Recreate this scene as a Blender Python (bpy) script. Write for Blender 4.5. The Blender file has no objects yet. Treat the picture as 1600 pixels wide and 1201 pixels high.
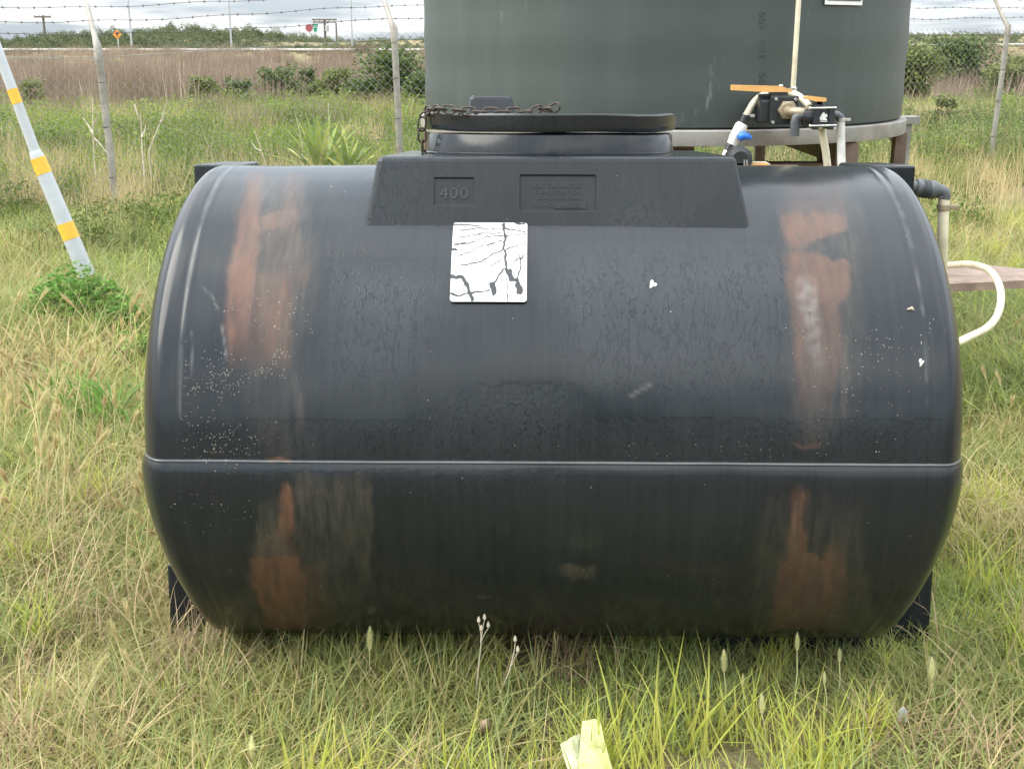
import bpy, bmesh, math, random
import numpy as np
from mathutils import Vector, Matrix, Euler

S = bpy.context.scene
C = S.collection
R_ = math.radians
PI = math.pi
random.seed(7)
RNG = np.random.default_rng(11)

# ------------------------------------------------------------------ camera, sky, sun, exposure
FPX, CX, CY = 1850.0, 800.0, 600.5      # focal length and centre of the photograph in its own pixels
HC, PITCH = 1.39, R_(16.0)
cam_d = bpy.data.cameras.new('camera')
cam_d.sensor_width = 36.0
cam_d.lens = 36.0 * FPX / 1600.0
cam_d.clip_start, cam_d.clip_end = 0.05, 3000
cam = bpy.data.objects.new('camera', cam_d)
C.objects.link(cam)
cam.location = (0, 0, HC)
cam.rotation_euler = (PI / 2 - PITCH, 0, 0)
S.camera = cam

SUN_EL, SUN_AZ = R_(46), R_(-95)         # azimuth from +Y, clockwise seen from above
W = bpy.data.worlds.new('World'); S.world = W; W.use_nodes = True
wn, wl = W.node_tree.nodes, W.node_tree.links
wn.clear()
def wnode(t, **k):
    n = wn.new(t)
    for a, b in k.items(): setattr(n, a, b)
    return n
wo = wnode('ShaderNodeOutputWorld'); bg = wnode('ShaderNodeBackground')
bg.inputs['Strength'].default_value = 0.1
sky = wnode('ShaderNodeTexSky', sky_type='NISHITA', sun_disc=False)
sky.sun_elevation, sky.sun_rotation = SUN_EL, SUN_AZ
sky.air_density, sky.dust_density = 1.0, 2.5
tc = wnode('ShaderNodeTexCoord')
sep = wnode('ShaderNodeSeparateXYZ'); wl.new(tc.outputs['Generated'], sep.inputs[0])
def wmath(op, a, b=None, clamp=False):
    n = wnode('ShaderNodeMath', operation=op, use_clamp=clamp)
    for i, v in enumerate((a, b)):
        if v is None: continue
        if isinstance(v, (int, float)): n.inputs[i].default_value = v
        else: wl.new(v, n.inputs[i])
    return n.outputs[0]
# cloud deck: direction projected on a plane overhead, so the bands flatten towards the horizon
zc = wmath('MAXIMUM', sep.outputs['Z'], 0.0)
den = wmath('ADD', zc, 0.10)
comb = wnode('ShaderNodeCombineXYZ')
wl.new(wmath('DIVIDE', sep.outputs['X'], den), comb.inputs[0])
wl.new(wmath('DIVIDE', sep.outputs['Y'], den), comb.inputs[1])
n1 = wnode('ShaderNodeTexNoise'); n1.inputs['Scale'].default_value = 0.9; n1.inputs['Detail'].default_value = 7; n1.inputs['Roughness'].default_value = 0.55
mp = wnode('ShaderNodeMapping'); mp.inputs['Location'].default_value = (3.1, 0.9, 0)
wl.new(comb.outputs[0], mp.inputs[0]); wl.new(mp.outputs[0], n1.inputs['Vector'])
cr = wnode('ShaderNodeValToRGB')
cr.color_ramp.elements[0].position = 0.40; cr.color_ramp.elements[0].color = (4.3, 4.95, 5.5, 1)
cr.color_ramp.elements[1].position = 0.58; cr.color_ramp.elements[1].color = (8.6, 8.8, 8.9, 1)
wl.new(n1.outputs['Fac'], cr.inputs[0])
# overcast sky: brighter overhead than at the horizon
grad = wmath('ADD', wmath('MULTIPLY', wmath('POWER', zc, 0.8), 1.75), 0.45)
vm = wnode('ShaderNodeVectorMath', operation='SCALE')
wl.new(cr.outputs[0], vm.inputs[0]); wl.new(grad, vm.inputs['Scale'])
mx = wnode('ShaderNodeMix', data_type='RGBA'); mx.inputs[0].default_value = 0.86
wl.new(sky.outputs[0], mx.inputs[6]); wl.new(vm.outputs[0], mx.inputs[7])
wl.new(mx.outputs[2], bg.inputs['Color']); wl.new(bg.outputs[0], wo.inputs[0])

sd = bpy.data.lights.new('sun', 'SUN'); sd.energy = 1.7; sd.angle = R_(50); sd.color = (1.0, 0.95, 0.86)
sun = bpy.data.objects.new('sun', sd); C.objects.link(sun)
sdir = Vector((math.sin(SUN_AZ) * math.cos(SUN_EL), math.cos(SUN_AZ) * math.cos(SUN_EL), math.sin(SUN_EL)))
sun.rotation_euler = sdir.to_track_quat('Z', 'Y').to_euler()
sun.location = (-5, 8, 12)
S.view_settings.view_transform = 'Standard'; S.view_settings.look = 'None'
S.view_settings.gamma = 1.0; S.view_settings.use_curve_mapping = False
S.view_settings.exposure = 1.5

# ------------------------------------------------------------------ measuring helpers (photo pixel -> place)
FW = Vector((0, math.cos(PITCH), -math.sin(PITCH))); UP = Vector((0, math.sin(PITCH), math.cos(PITCH)))
def ray(px, py): return FW + Vector((1, 0, 0)) * ((px - CX) / FPX) + UP * ((CY - py) / FPX)
def P(px, py, Y):                       # point seen at a pixel, at distance Y in front of the camera
    d = ray(px, py); return Vector((0, 0, HC)) + d * (Y / d.y)
def G(px, py, z=0.0):                   # point seen at a pixel, on the level z
    d = ray(px, py); return Vector((0, 0, HC)) + d * ((z - HC) / d.z)

# ------------------------------------------------------------------ noise in numpy
def vnoise(x, y, seed=0):
    xi, yi = np.floor(x), np.floor(y)
    fx, fy = x - xi, y - yi
    fx, fy = fx * fx * (3 - 2 * fx), fy * fy * (3 - 2 * fy)
    def h(a, b):
        v = np.sin(a * 127.1 + b * 311.7 + seed * 74.7) * 43758.5453
        return v - np.floor(v)
    return (h(xi, yi) * (1 - fx) + h(xi + 1, yi) * fx) * (1 - fy) + (h(xi, yi + 1) * (1 - fx) + h(xi + 1, yi + 1) * fx) * fy
def fnoise(x, y, seed=0, o=4):
    s, a, t = 0, 1.0, 0
    for k in range(o):
        s = s + a * vnoise(x * 2 ** k, y * 2 ** k, seed + k); t += a; a *= 0.55
    return s / t
def sstep(a, b, x):
    t = np.clip((x - a) / (b - a), 0, 1); return t * t * (3 - 2 * t)

# ------------------------------------------------------------------ objects
def tag(o, label=None, cat=None, group=None, kind=None):
    if label: o['label'] = label
    if cat: o['category'] = cat
    if group: o['group'] = group
    if kind: o['kind'] = kind
    return o
def empty(name, loc, label, cat, group=None, rot=(0, 0, 0)):
    o = bpy.data.objects.new(name, None); C.objects.link(o)
    o.empty_display_size = 0.05
    o.location = loc; o.rotation_euler = rot
    return tag(o, label, cat, group)
def link(name, me, parent=None, mat=None):
    o = bpy.data.objects.new(name, me); C.objects.link(o)
    if mat is not None and len(me.materials) == 0: me.materials.append(mat)
    if parent is not None: o.parent = parent
    return o
def from_np(name, v, f, smooth=False):
    me = bpy.data.meshes.new(name)
    me.from_pydata([tuple(p) for p in v], [], [tuple(q) for q in f]); me.update()
    if smooth: me.polygons.foreach_set('use_smooth', [True] * len(me.polygons))
    return me
def fattr(me, name, arr):
    a = me.attributes.new(name, 'FLOAT', 'POINT'); a.data.foreach_set('value', np.asarray(arr, dtype=np.float32))

class MB:
    """collects shapes into one mesh; O is the world place of the parent's origin (subtracted)"""
    def __init__(s, O=(0, 0, 0)): s.v, s.f, s.sm, s.O = [], [], [], Vector(O)
    def add(s, vs, fs, smooth=False):
        b = len(s.v); s.v += [Vector(p) - s.O for p in vs]
        for f in fs: s.f.append([i + b for i in f]); s.sm.append(smooth)
    def box(s, c, d, bev=0.0, rot=None, taper=1.0):
        bm = bmesh.new(); bmesh.ops.create_cube(bm, size=1.0)
        for v in bm.verts:
            v.co = Vector((v.co.x * d[0], v.co.y * d[1], v.co.z * d[2]))
            if v.co.z > 0: v.co.x *= taper; v.co.y *= taper
        if bev: bmesh.ops.bevel(bm, geom=bm.edges[:], offset=bev, segments=2, profile=0.6, affect='EDGES')
        M = Matrix.Translation(Vector(c)) @ (rot.to_4x4() if rot else Matrix.Identity(4))
        bm.verts.index_update()
        s.add([M @ v.co for v in bm.verts], [[v.index for v in f.verts] for f in bm.faces]); bm.free()
    def tube(s, pts, r, n=8, cap=True, ref=None):
        pts = [Vector(p) for p in pts]; m = len(pts)
        rs = r if isinstance(r, (list, tuple)) else [r] * m
        rings = []; ref = Vector(ref) if ref else Vector((0.31, 0.17, 0.93))
        for i in range(m):
            t = (pts[min(i + 1, m - 1)] - pts[max(i - 1, 0)]).normalized()
            a = ref - t * ref.dot(t)
            if a.length < 1e-3: a = Vector((1, 0, 0)) - t * t.x
            a.normalize(); ref = a; b = t.cross(a)
            rings.append([pts[i] + (a * math.cos(2 * PI * k / n) + b * math.sin(2 * PI * k / n)) * rs[i] for k in range(n)])
        vs = [p for q in rings for p in q]
        fs = [[i * n + k, i * n + (k + 1) % n, (i + 1) * n + (k + 1) % n, (i + 1) * n + k] for i in range(m - 1) for k in range(n)]
        s.add(vs, fs, True)
        if cap: s.add(rings[0], [list(range(n))[::-1]]); s.add(rings[-1], [list(range(n))])
    def lathe(s, prof, n=32, M=None, close=False):
        """prof: (r, z) list about the z axis"""
        M = M or Matrix.Identity(4)
        runs_, cur = [], [0]
        for i in range(1, len(prof)):
            cur.append(i)
            if i < len(prof) - 1:
                d0 = Vector((prof[i][0] - prof[i - 1][0], prof[i][1] - prof[i - 1][1])); d1 = Vector((prof[i + 1][0] - prof[i][0], prof[i + 1][1] - prof[i][1]))
                if d0.length > 0 and d1.length > 0 and d0.angle(d1) > 0.55: runs_.append(cur); cur = [i]
        runs_.append(cur)
        ring = lambda i: [M @ Vector((prof[i][0] * math.cos(2 * PI * k / n), prof[i][0] * math.sin(2 * PI * k / n), prof[i][1])) for k in range(n)]
        for ru in runs_:
            vs = [p for i in ru for p in ring(i)]; fs = []
            for i in range(len(ru) - 1):
                for k in range(n): fs.append([i * n + k, i * n + (k + 1) % n, (i + 1) * n + (k + 1) % n, (i + 1) * n + k])
            s.add(vs, fs, True)
        for i, flip in ((0, True), (len(prof) - 1, False)):
            if prof[i][0] > 1e-4: s.add(ring(i), [list(range(n))[::-1] if flip else list(range(n))])
    def prism(s, poly, thick_vec):
        """flat polygon swept along a vector"""
        n = len(poly); t = Vector(thick_vec); poly = [Vector(p) for p in poly]
        s.add(poly + [p + t for p in poly], [list(range(n))[::-1], [n + i for i in range(n)]] + [[i, (i + 1) % n, n + (i + 1) % n, n + i] for i in range(n)])
    def build(s, name, mat, parent=None, bevel=None):
        me = bpy.data.meshes.new(name); me.from_pydata([tuple(p) for p in s.v], [], s.f)
        me.polygons.foreach_set('use_smooth', s.sm)
        bm = bmesh.new(); bm.from_mesh(me); bmesh.ops.recalc_face_normals(bm, faces=bm.faces); bm.to_mesh(me); bm.free()
        me.update()
        return link(name, me, parent, mat)

# ------------------------------------------------------------------ materials
class NT:
    def __init__(s, name):
        s.m = bpy.data.materials.new(name); s.m.use_nodes = True
        s.n, s.l = s.m.node_tree.nodes, s.m.node_tree.links; s.n.clear()
        s.out = s.n.new('ShaderNodeOutputMaterial')
    def N(s, t, ins=None, **k):
        n = s.n.new(t)
        for a, b in k.items(): setattr(n, a, b)
        for a, b in (ins or {}).items(): s.put(n.inputs[a], b)
        return n
    def put(s, sock, v):
        if isinstance(v, bpy.types.NodeSocket): s.l.new(v, sock)
        else: sock.default_value = v
    def math(s, op, a, b=0.0, clamp=False):
        n = s.n.new('ShaderNodeMath'); n.operation = op; n.use_clamp = clamp
        s.put(n.inputs[0], a); s.put(n.inputs[1], b); return n.outputs[0]
    def mix(s, f, a, b):
        n = s.n.new('ShaderNodeMix'); n.data_type = 'RGBA'
        s.put(n.inputs[0], f)
        s.put(n.inputs[6], a if isinstance(a, bpy.types.NodeSocket) else (*a, 1)); s.put(n.inputs[7], b if isinstance(b, bpy.types.NodeSocket) else (*b, 1))
        return n.outputs[2]
    def ramp(s, f, stops, interp='LINEAR'):
        n = s.n.new('ShaderNodeValToRGB'); e = n.color_ramp.elements; n.color_ramp.interpolation = interp
        while len(e) < len(stops): e.new(0.5)
        for q, (p, c) in zip(e, stops):
            q.position = p; q.color = (c, c, c, 1) if isinstance(c, (int, float)) else (*c, 1)
        s.put(n.inputs[0], f); return n.outputs[0]
    def noise(s, scale, detail=4, rough=0.55, vec=None, dist=0.0):
        n = s.n.new('ShaderNodeTexNoise'); n.inputs['Scale'].default_value = scale; n.inputs['Detail'].default_value = detail
        n.inputs['Roughness'].default_value = rough; n.inputs['Distortion'].default_value = dist
        if vec is not None: s.put(n.inputs['Vector'], vec)
        return n.outputs['Fac']
    def obj(s): return s.N('ShaderNodeTexCoord').outputs['Object']
    def scaled(s, vec, sc, loc=(0, 0, 0)):
        n = s.n.new('ShaderNodeMapping'); s.put(n.inputs[0], vec); n.inputs['Scale'].default_value = sc; n.inputs['Location'].default_value = loc
        return n.outputs[0]
    def attr(s, name, typ='GEOMETRY'):
        n = s.n.new('ShaderNodeAttribute'); n.attribute_name = name; n.attribute_type = typ; return n.outputs['Fac']
    def bump(s, h, strength=0.3, dist=0.01):
        n = s.n.new('ShaderNodeBump'); n.inputs['Strength'].default_value = strength; n.inputs['Distance'].default_value = dist
        s.put(n.inputs['Height'], h); return n.outputs[0]
    def pbr(s, col, rough, metal=0.0, normal=None, spec=0.5):
        n = s.n.new('ShaderNodeBsdfPrincipled')
        s.put(n.inputs['Base Color'], col if isinstance(col, bpy.types.NodeSocket) else (*col, 1))
        s.put(n.inputs['Roughness'], rough); s.put(n.inputs['Metallic'], metal); s.put(n.inputs['Specular IOR Level'], spec)
        if normal is not None: s.put(n.inputs['Normal'], normal)
        s.l.new(n.outputs[0], s.out.inputs[0]); return s.m

def plain(name, col, rough=0.5, metal=0.0, var=0.25, scale=14, dirt=None, dirt_amt=0.4, bump=0.15, spec=0.5):
    t = NT(name); o = t.obj()
    a = t.noise(scale, 5, 0.6, o)
    c = t.mix(t.ramp(a, [(0.3, 0.0), (0.7, 1.0)]), tuple(x * (1 - var) for x in col), tuple(min(1, x * (1 + var)) for x in col))
    if dirt:
        b = t.noise(scale * 0.45, 6, 0.7, t.scaled(o, (1, 1, 1), (3.3, 1.7, 9.1)))
        c = t.mix(t.math('MULTIPLY', t.ramp(b, [(0.48, 0.0), (0.66, 1.0)]), dirt_amt), c, dirt)
    r = t.math('ADD', t.math('MULTIPLY', t.noise(scale * 2.1, 4, 0.6, o), 0.25), rough - 0.12, True)
    return t.pbr(c, r, metal, t.bump(t.noise(scale * 6, 3, 0.6, o), bump, 0.003), spec)

M = {}
M['pvc_white'] = plain('white_pvc', (0.66, 0.66, 0.62), 0.4, dirt=(0.35, 0.32, 0.25), dirt_amt=0.35)
M['cream_hose'] = plain('cream_hose', (0.62, 0.57, 0.42), 0.4, dirt=(0.38, 0.32, 0.2), dirt_amt=0.4)
M['pole_white'] = plain('guard_white', (0.47, 0.50, 0.53), 0.45, var=0.08, dirt=(0.4, 0.4, 0.37), dirt_amt=0.35)
M['band_yellow'] = plain('band_yellow', (0.74, 0.44, 0.05), 0.5, var=0.12)
M['valve_black'] = plain('valve_black', (0.018, 0.02, 0.023), 0.4, var=0.3)
M['grey_pvc'] = plain('grey_pvc', (0.07, 0.078, 0.085), 0.45)
M['handle'] = plain('handle_ochre', (0.62, 0.34, 0.11), 0.5, var=0.15, scale=30)
M['brass'] = plain('tarnished_brass', (0.30, 0.25, 0.17), 0.45, 0.4, scale=40)
M['steel'] = plain('bright_steel', (0.55, 0.55, 0.53), 0.3, 0.9, scale=60)
M['blue'] = plain('blue_plastic', (0.02, 0.14, 0.55), 0.35, var=0.1)
M['galv'] = plain('galvanised_pipe', (0.30, 0.285, 0.25), 0.6, 0.25, scale=9, dirt=(0.16, 0.11, 0.07), dirt_amt=0.6)
M['wire'] = plain('fence_wire', (0.26, 0.26, 0.245), 0.6, 0.1)
M['rust_wire'] = plain('rusty_wire', (0.10, 0.085, 0.075), 0.7, 0.2)
M['chain'] = plain('rusty_chain', (0.05, 0.038, 0.03), 0.65, 0.3, var=0.5, scale=60, dirt=(0.15, 0.11, 0.075))
M['stand'] = plain('stand_steel', (0.285, 0.275, 0.25), 0.65, 0.1, scale=8, dirt=(0.15, 0.085, 0.055), dirt_amt=0.35)
M['stand_rust'] = plain('stand_leg_rust', (0.16, 0.11, 0.085), 0.7, 0.1, scale=10, dirt=(0.09, 0.05, 0.035), dirt_amt=0.7)
M['plank'] = plain('weathered_plank', (0.26, 0.19, 0.145), 0.7, scale=18, dirt=(0.12, 0.085, 0.065), dirt_amt=0.6)
M['white_print'] = plain('white_print', (0.75, 0.75, 0.72), 0.5, var=0.1)
M['dark_print'] = plain('dark_print', (0.05, 0.055, 0.06), 0.5)
M['dry_stalk'] = plain('dry_stalk', (0.50, 0.43, 0.33), 0.8, var=0.2, scale=20)
M['bark'] = plain('bark', (0.10, 0.075, 0.05), 0.9, scale=8)
M['pole_wood'] = plain('utility_pole_wood', (0.12, 0.10, 0.085), 0.85)
M['lamp_grey'] = plain('lamp_post_grey', (0.36, 0.38, 0.39), 0.5)
M['sign_orange'] = plain('sign_orange', (0.75, 0.24, 0.02), 0.5, var=0.05)
M['sign_red'] = plain('sign_red', (0.28, 0.07, 0.08), 0.5, var=0.05)
M['sign_green'] = plain('sign_green', (0.01, 0.22, 0.13), 0.5, var=0.05)
M['asphalt'] = plain('road_asphalt', (0.30, 0.28, 0.25), 0.9, scale=2)
M['tag_grey'] = plain('grey_scrap', (0.35, 0.38, 0.40), 0.5)

def leafy(name, stops, transl=0.35, rough=0.55, tint=0.5, spec=0.25):
    """leaf or blade: colour by the random value of each blade, shifted by the tint of its clump"""
    t = NT(name)
    f = t.math('ADD', t.math('MULTIPLY', t.attr('bc'), 1.0 - tint), t.math('MULTIPLY', t.attr('tint', 'INSTANCER'), tint), True)
    col = t.ramp(f, stops)
    w = t.noise(25, 3, 0.6, t.N('ShaderNodeTexCoord').outputs['Object'])
    hsv = t.N('ShaderNodeHueSaturation', {'Value': t.math('ADD', t.math('MULTIPLY', w, 0.5), 0.75), 'Color': col})
    col = hsv.outputs[0]
    b = t.N('ShaderNodeBsdfPrincipled', {'Base Color': col, 'Roughness': rough, 'Specular IOR Level': spec})
    tr = t.N('ShaderNodeBsdfTranslucent', {'Color': col})
    mx = t.N('ShaderNodeMixShader', {0: transl, 1: b.outputs[0], 2: tr.outputs[0]})
    t.l.new(mx.outputs[0], t.out.inputs[0]); return t.m
STRAW, PINK, OLIVE, GREY, LIME = (0.50, 0.40, 0.21), (0.34, 0.235, 0.14), (0.30, 0.30, 0.095), (0.235, 0.305, 0.12), (0.43, 0.48, 0.09)
M['mat_grass'] = leafy('matted_grass', [(0.0, PINK), (0.16, STRAW), (0.36, OLIVE), (0.62, GREY), (0.85, LIME)])
M['lime_grass'] = leafy('lime_tuft', [(0.0, STRAW), (0.2, (0.50, 0.46, 0.12)), (0.6, (0.46, 0.51, 0.09)), (1.0, (0.31, 0.41, 0.08))], 0.45, tint=0.35)
M['straw_grass'] = leafy('straw_grass', [(0.0, (0.30, 0.2, 0.12)), (0.4, STRAW), (0.75, (0.46, 0.39, 0.2)), (1.0, (0.29, 0.31, 0.10))], 0.35)
M['dead_grass'] = leafy('dead_grass_blade', [(0.0, (0.18, 0.12, 0.07)), (0.5, (0.34, 0.245, 0.15)), (1.0, (0.50, 0.40, 0.25))], 0.25, 0.7, tint=0.3)
M['barley'] = leafy('barley', [(0.0, (0.42, 0.31, 0.17)), (0.5, (0.58, 0.49, 0.26)), (1.0, (0.48, 0.48, 0.22))], 0.4)
M['weed'] = leafy('weed_leaf', [(0.0, (0.15, 0.125, 0.055)), (0.3, (0.095, 0.13, 0.035)), (0.6, (0.14, 0.20, 0.04)), (0.85, (0.22, 0.28, 0.055)), (1.0, (0.36, 0.36, 0.10))], 0.35)
M['reed'] = leafy('dead_reed', [(0.0, (0.115, 0.08, 0.055)), (0.35, (0.19, 0.138, 0.10)), (0.7, (0.29, 0.22, 0.16)), (1.0, (0.46, 0.385, 0.28))], 0.2, 0.8)
M['scrub'] = leafy('scrub_leaf', [(0.0, (0.07, 0.085, 0.045)), (0.5, (0.10, 0.125, 0.06)), (0.85, (0.15, 0.16, 0.08)), (1.0, (0.30, 0.25, 0.13))], 0.25, 0.7)
M['bush'] = leafy('bush_leaf', [(0.0, (0.045, 0.07, 0.025)), (0.5, (0.075, 0.118, 0.032)), (1.0, (0.14, 0.19, 0.045))], 0.3, tint=0.0)
M['bush_yellow'] = leafy('yellowish_bush_leaf', [(0.0, (0.08, 0.10, 0.032)), (0.5, (0.13, 0.165, 0.042)), (1.0, (0.22, 0.25, 0.065))], 0.3, tint=0.0)
M['fresh_leaf'] = leafy('fresh_leaf', [(0.0, (0.07, 0.16, 0.03)), (0.5, (0.12, 0.25, 0.04)), (1.0, (0.20, 0.34, 0.07))], 0.4, tint=0.0)
M['yucca'] = leafy('yucca_leaf', [(0.0, (0.11, 0.17, 0.04)), (0.5, (0.24, 0.31, 0.07)), (1.0, (0.45, 0.46, 0.16))], 0.3, 0.45, tint=0.0)
M['seed_head'] = leafy('seed_head', [(0.0, (0.74, 0.74, 0.40)), (1.0, (0.92, 0.90, 0.64))], 0.5, tint=0.0)

# ground
t = NT('soil_and_thatch'); o = t.obj()
c1 = t.ramp(t.noise(1.3, 6, 0.65, o), [(0.3, (0.15, 0.12, 0.07)), (0.5, (0.20, 0.18, 0.085)), (0.7, (0.17, 0.19, 0.07))])
c2 = t.ramp(t.noise(60, 5, 0.7, o), [(0.35, (0.10, 0.075, 0.05)), (0.6, (0.30, 0.23, 0.14))])
M['ground'] = t.pbr(t.mix(0.5, c1, c2), 0.95, 0, t.bump(t.noise(90, 5, 0.7, o), 0.8, 0.03), 0.1)

# black polyethylene of the front tank
def poly_black(name, attrs):
    t = NT(name); o = t.obj()
    if attrs:
        uv = t.N('ShaderNodeUVMap').outputs[0]
    else:
        uv = t.scaled(o, (1, 1, 1))
        sp = t.N('ShaderNodeSeparateXYZ', {0: o}); uv = t.N('ShaderNodeCombineXYZ', {0: sp.outputs[0], 1: sp.outputs[2], 2: sp.outputs[1]}).outputs[0]
    warp = t.N('ShaderNodeTexNoise', {'Vector': t.scaled(uv, (26, 14, 26)), 'Scale': 1.0, 'Detail': 3.0})
    wv = t.N('ShaderNodeVectorMath', {0: uv, 1: t.N('ShaderNodeVectorMath', {0: warp.outputs['Color'], 'Scale': 0.024}, operation='SCALE').outputs[0]}, operation='ADD').outputs[0]
    vein = t.noise(1.0, 2.5, 0.5, t.scaled(wv, (84, 21, 40)))             # wet runs and dry islands between them
    vmask = t.ramp(vein, [(0.44, 0.75), (0.485, 0.55), (0.50, 0.0), (0.53, 0.1), (0.56, 1.0), (0.60, 0.8)])
    area = t.ramp(t.noise(1.0, 3, 0.5, t.scaled(uv, (3.2, 2.6, 3))), [(0.40, 0.0), (0.58, 1.0)])
    if attrs:
        run = t.math('MAXIMUM', t.math('MULTIPLY', area, 0.12), t.attr('runs'), True)
    else: run = t.math('MULTIPLY', area, 0.6)
    dry = t.math('MULTIPLY', vmask, run)
    film = t.ramp(t.noise(1.0, 6, 0.65, t.scaled(uv, (5, 2.2, 5))), [(0.3, 0.0), (0.75, 1.0)])
    streak = t.ramp(t.noise(1.0, 4, 0.6, t.scaled(uv, (70, 2.2, 60))), [(0.35, 0.0), (0.7, 1.0)])
    col = t.mix(t.math('MULTIPLY', film, 0.65), (0.008, 0.011, 0.014), (0.014, 0.018, 0.022))
    col = t.mix(t.math('MULTIPLY', streak, 0.15), col, (0.045, 0.047, 0.047))
    col = t.mix(t.math('MULTIPLY', t.math('MULTIPLY', vmask, t.math('MAXIMUM', t.math('MULTIPLY', area, 0.12), t.attr('chalk'), True)) if attrs else dry, 0.62), col, (0.042, 0.048, 0.054))
    rough = t.math('ADD', t.math('MULTIPLY', film, 0.10), 0.15)
    rough = t.math('ADD', rough, t.math('MULTIPLY', dry, 0.16))
    if attrs:
        rn = t.noise(1.0, 6, 0.7, t.scaled(uv, (34, 9, 20)))
        rmask = t.math('MULTIPLY', t.attr('rust'), t.ramp(rn, [(0.25, 0.45), (0.6, 1.0)]), True)
        rcol = t.ramp(t.noise(1.0, 5, 0.6, t.scaled(uv, (40, 8, 20), (2, 5, 1))), [(0.3, (0.085, 0.043, 0.028)), (0.7, (0.15, 0.071, 0.046))])
        col = t.mix(rmask, col, rcol)
        col = t.mix(t.math('MULTIPLY', t.attr('grime'), t.ramp(t.noise(1.0, 6, 0.7, t.scaled(uv, (60, 10, 20), (7, 1, 1))), [(0.35, 0.1), (0.65, 0.8)]), True), col, (0.080, 0.068, 0.055))
        rough = t.math('ADD', rough, t.math('MULTIPLY', rmask, 0.2))
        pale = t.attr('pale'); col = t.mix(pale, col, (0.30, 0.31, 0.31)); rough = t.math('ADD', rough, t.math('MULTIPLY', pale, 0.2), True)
    # specks of dust and seed husks
    for sc, thr, seed in ((360, 0.26, 0.0), (140, 0.14, 4.0)):
        vo = t.N('ShaderNodeTexVoronoi', {'Vector': t.scaled(uv, (1, 1, 1), (seed, seed, 0)), 'Scale': float(sc)})
        rnd = t.N('ShaderNodeSeparateColor', {0: vo.outputs['Color']})
        dens = t.attr('speck') if attrs else 0.0
        keep = t.math('LESS_THAN', rnd.outputs[0], t.math('ADD', t.math('MULTIPLY', dens, 0.80 if sc > 150 else 0.20), 0.0012))
        size = t.math('LESS_THAN', vo.outputs['Distance'], t.math('ADD', t.math('MULTIPLY', rnd.outputs[1], thr), 0.06))
        m_ = t.math('MULTIPLY', keep, size)
        col = t.mix(m_, col, (0.42, 0.38, 0.29)); rough = t.math('ADD', rough, t.math('MULTIPLY', m_, 0.4), True)
    h = t.math('ADD', t.math('MULTIPLY', dry, 0.5), t.math('MULTIPLY', t.noise(1.0, 3, 0.5, t.scaled(uv, (9, 5, 9))), 0.8))
    bead = t.N('ShaderNodeTexVoronoi', {'Vector': t.scaled(uv, (1, 0.6, 1)), 'Scale': 170.0}, feature='SMOOTH_F1')
    h = t.math('ADD', h, t.math('MULTIPLY', t.math('MULTIPLY', bead.outputs['Distance'], run), 0.5))
    return t.pbr(col, rough, 0, t.bump(h, 0.16, 0.006), 0.34)
M['tank'] = poly_black('black_polyethylene', True)
M['tank_plain'] = poly_black('black_polyethylene_fittings', False)

M['raised_letter'] = plain('lit_raised_letter', (0.03, 0.034, 0.038), 0.4, bump=0)  # lighter tone imitates light caught on the raised letter edges
M['moulded_letter'] = plain('shaded_moulded_letter', (0.012, 0.014, 0.016), 0.25, bump=0)  # darker tone puts the recess shade into the letter colour

# green tank
t = NT('green_polyethylene'); o = t.obj()
c = t.mix(t.ramp(t.noise(1.0, 6, 0.65, t.scaled(o, (2.5, 2.5, 1.2))), [(0.3, 0.0), (0.7, 1.0)]), (0.039, 0.051, 0.048), (0.049, 0.062, 0.058))
sc = t.math('MULTIPLY', t.ramp(t.noise(1.0, 7, 0.75, t.scaled(o, (22, 22, 5), (1, 4, 2))), [(0.60, 0.0), (0.74, 1.0)]), t.ramp(t.noise(1.6, 3, 0.5, o), [(0.45, 0.0), (0.65, 1.0)]))
c = t.mix(t.math('MULTIPLY', sc, 0.6), c, (0.26, 0.285, 0.28))
c = t.mix(t.math('MULTIPLY', t.ramp(t.noise(1.0, 5, 0.6, t.scaled(o, (9, 9, 0.7), (5, 2, 1))), [(0.5, 0.0), (0.7, 1.0)]), 0.07), c, (0.17, 0.18, 0.165))
M['green_tank'] = t.pbr(c, t.math('ADD', t.math('MULTIPLY', sc, 0.15), 0.52), 0, t.bump(t.noise(5, 3, 0.5, o), 0.12, 0.02))

# white sticker with cracks
t = NT('cracked_sticker'); o = t.obj()
c = t.ramp(t.noise(30, 5, 0.6, o), [(0.3, (0.46, 0.46, 0.44)), (0.65, (0.60, 0.60, 0.58))])
c = t.mix(t.ramp(t.attr('crack'), [(0.42, 0.0), (0.58, 1.0)]), c, (0.03, 0.033, 0.036))
M['sticker'] = t.pbr(c, 0.42, 0, None, 0.4)

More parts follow.
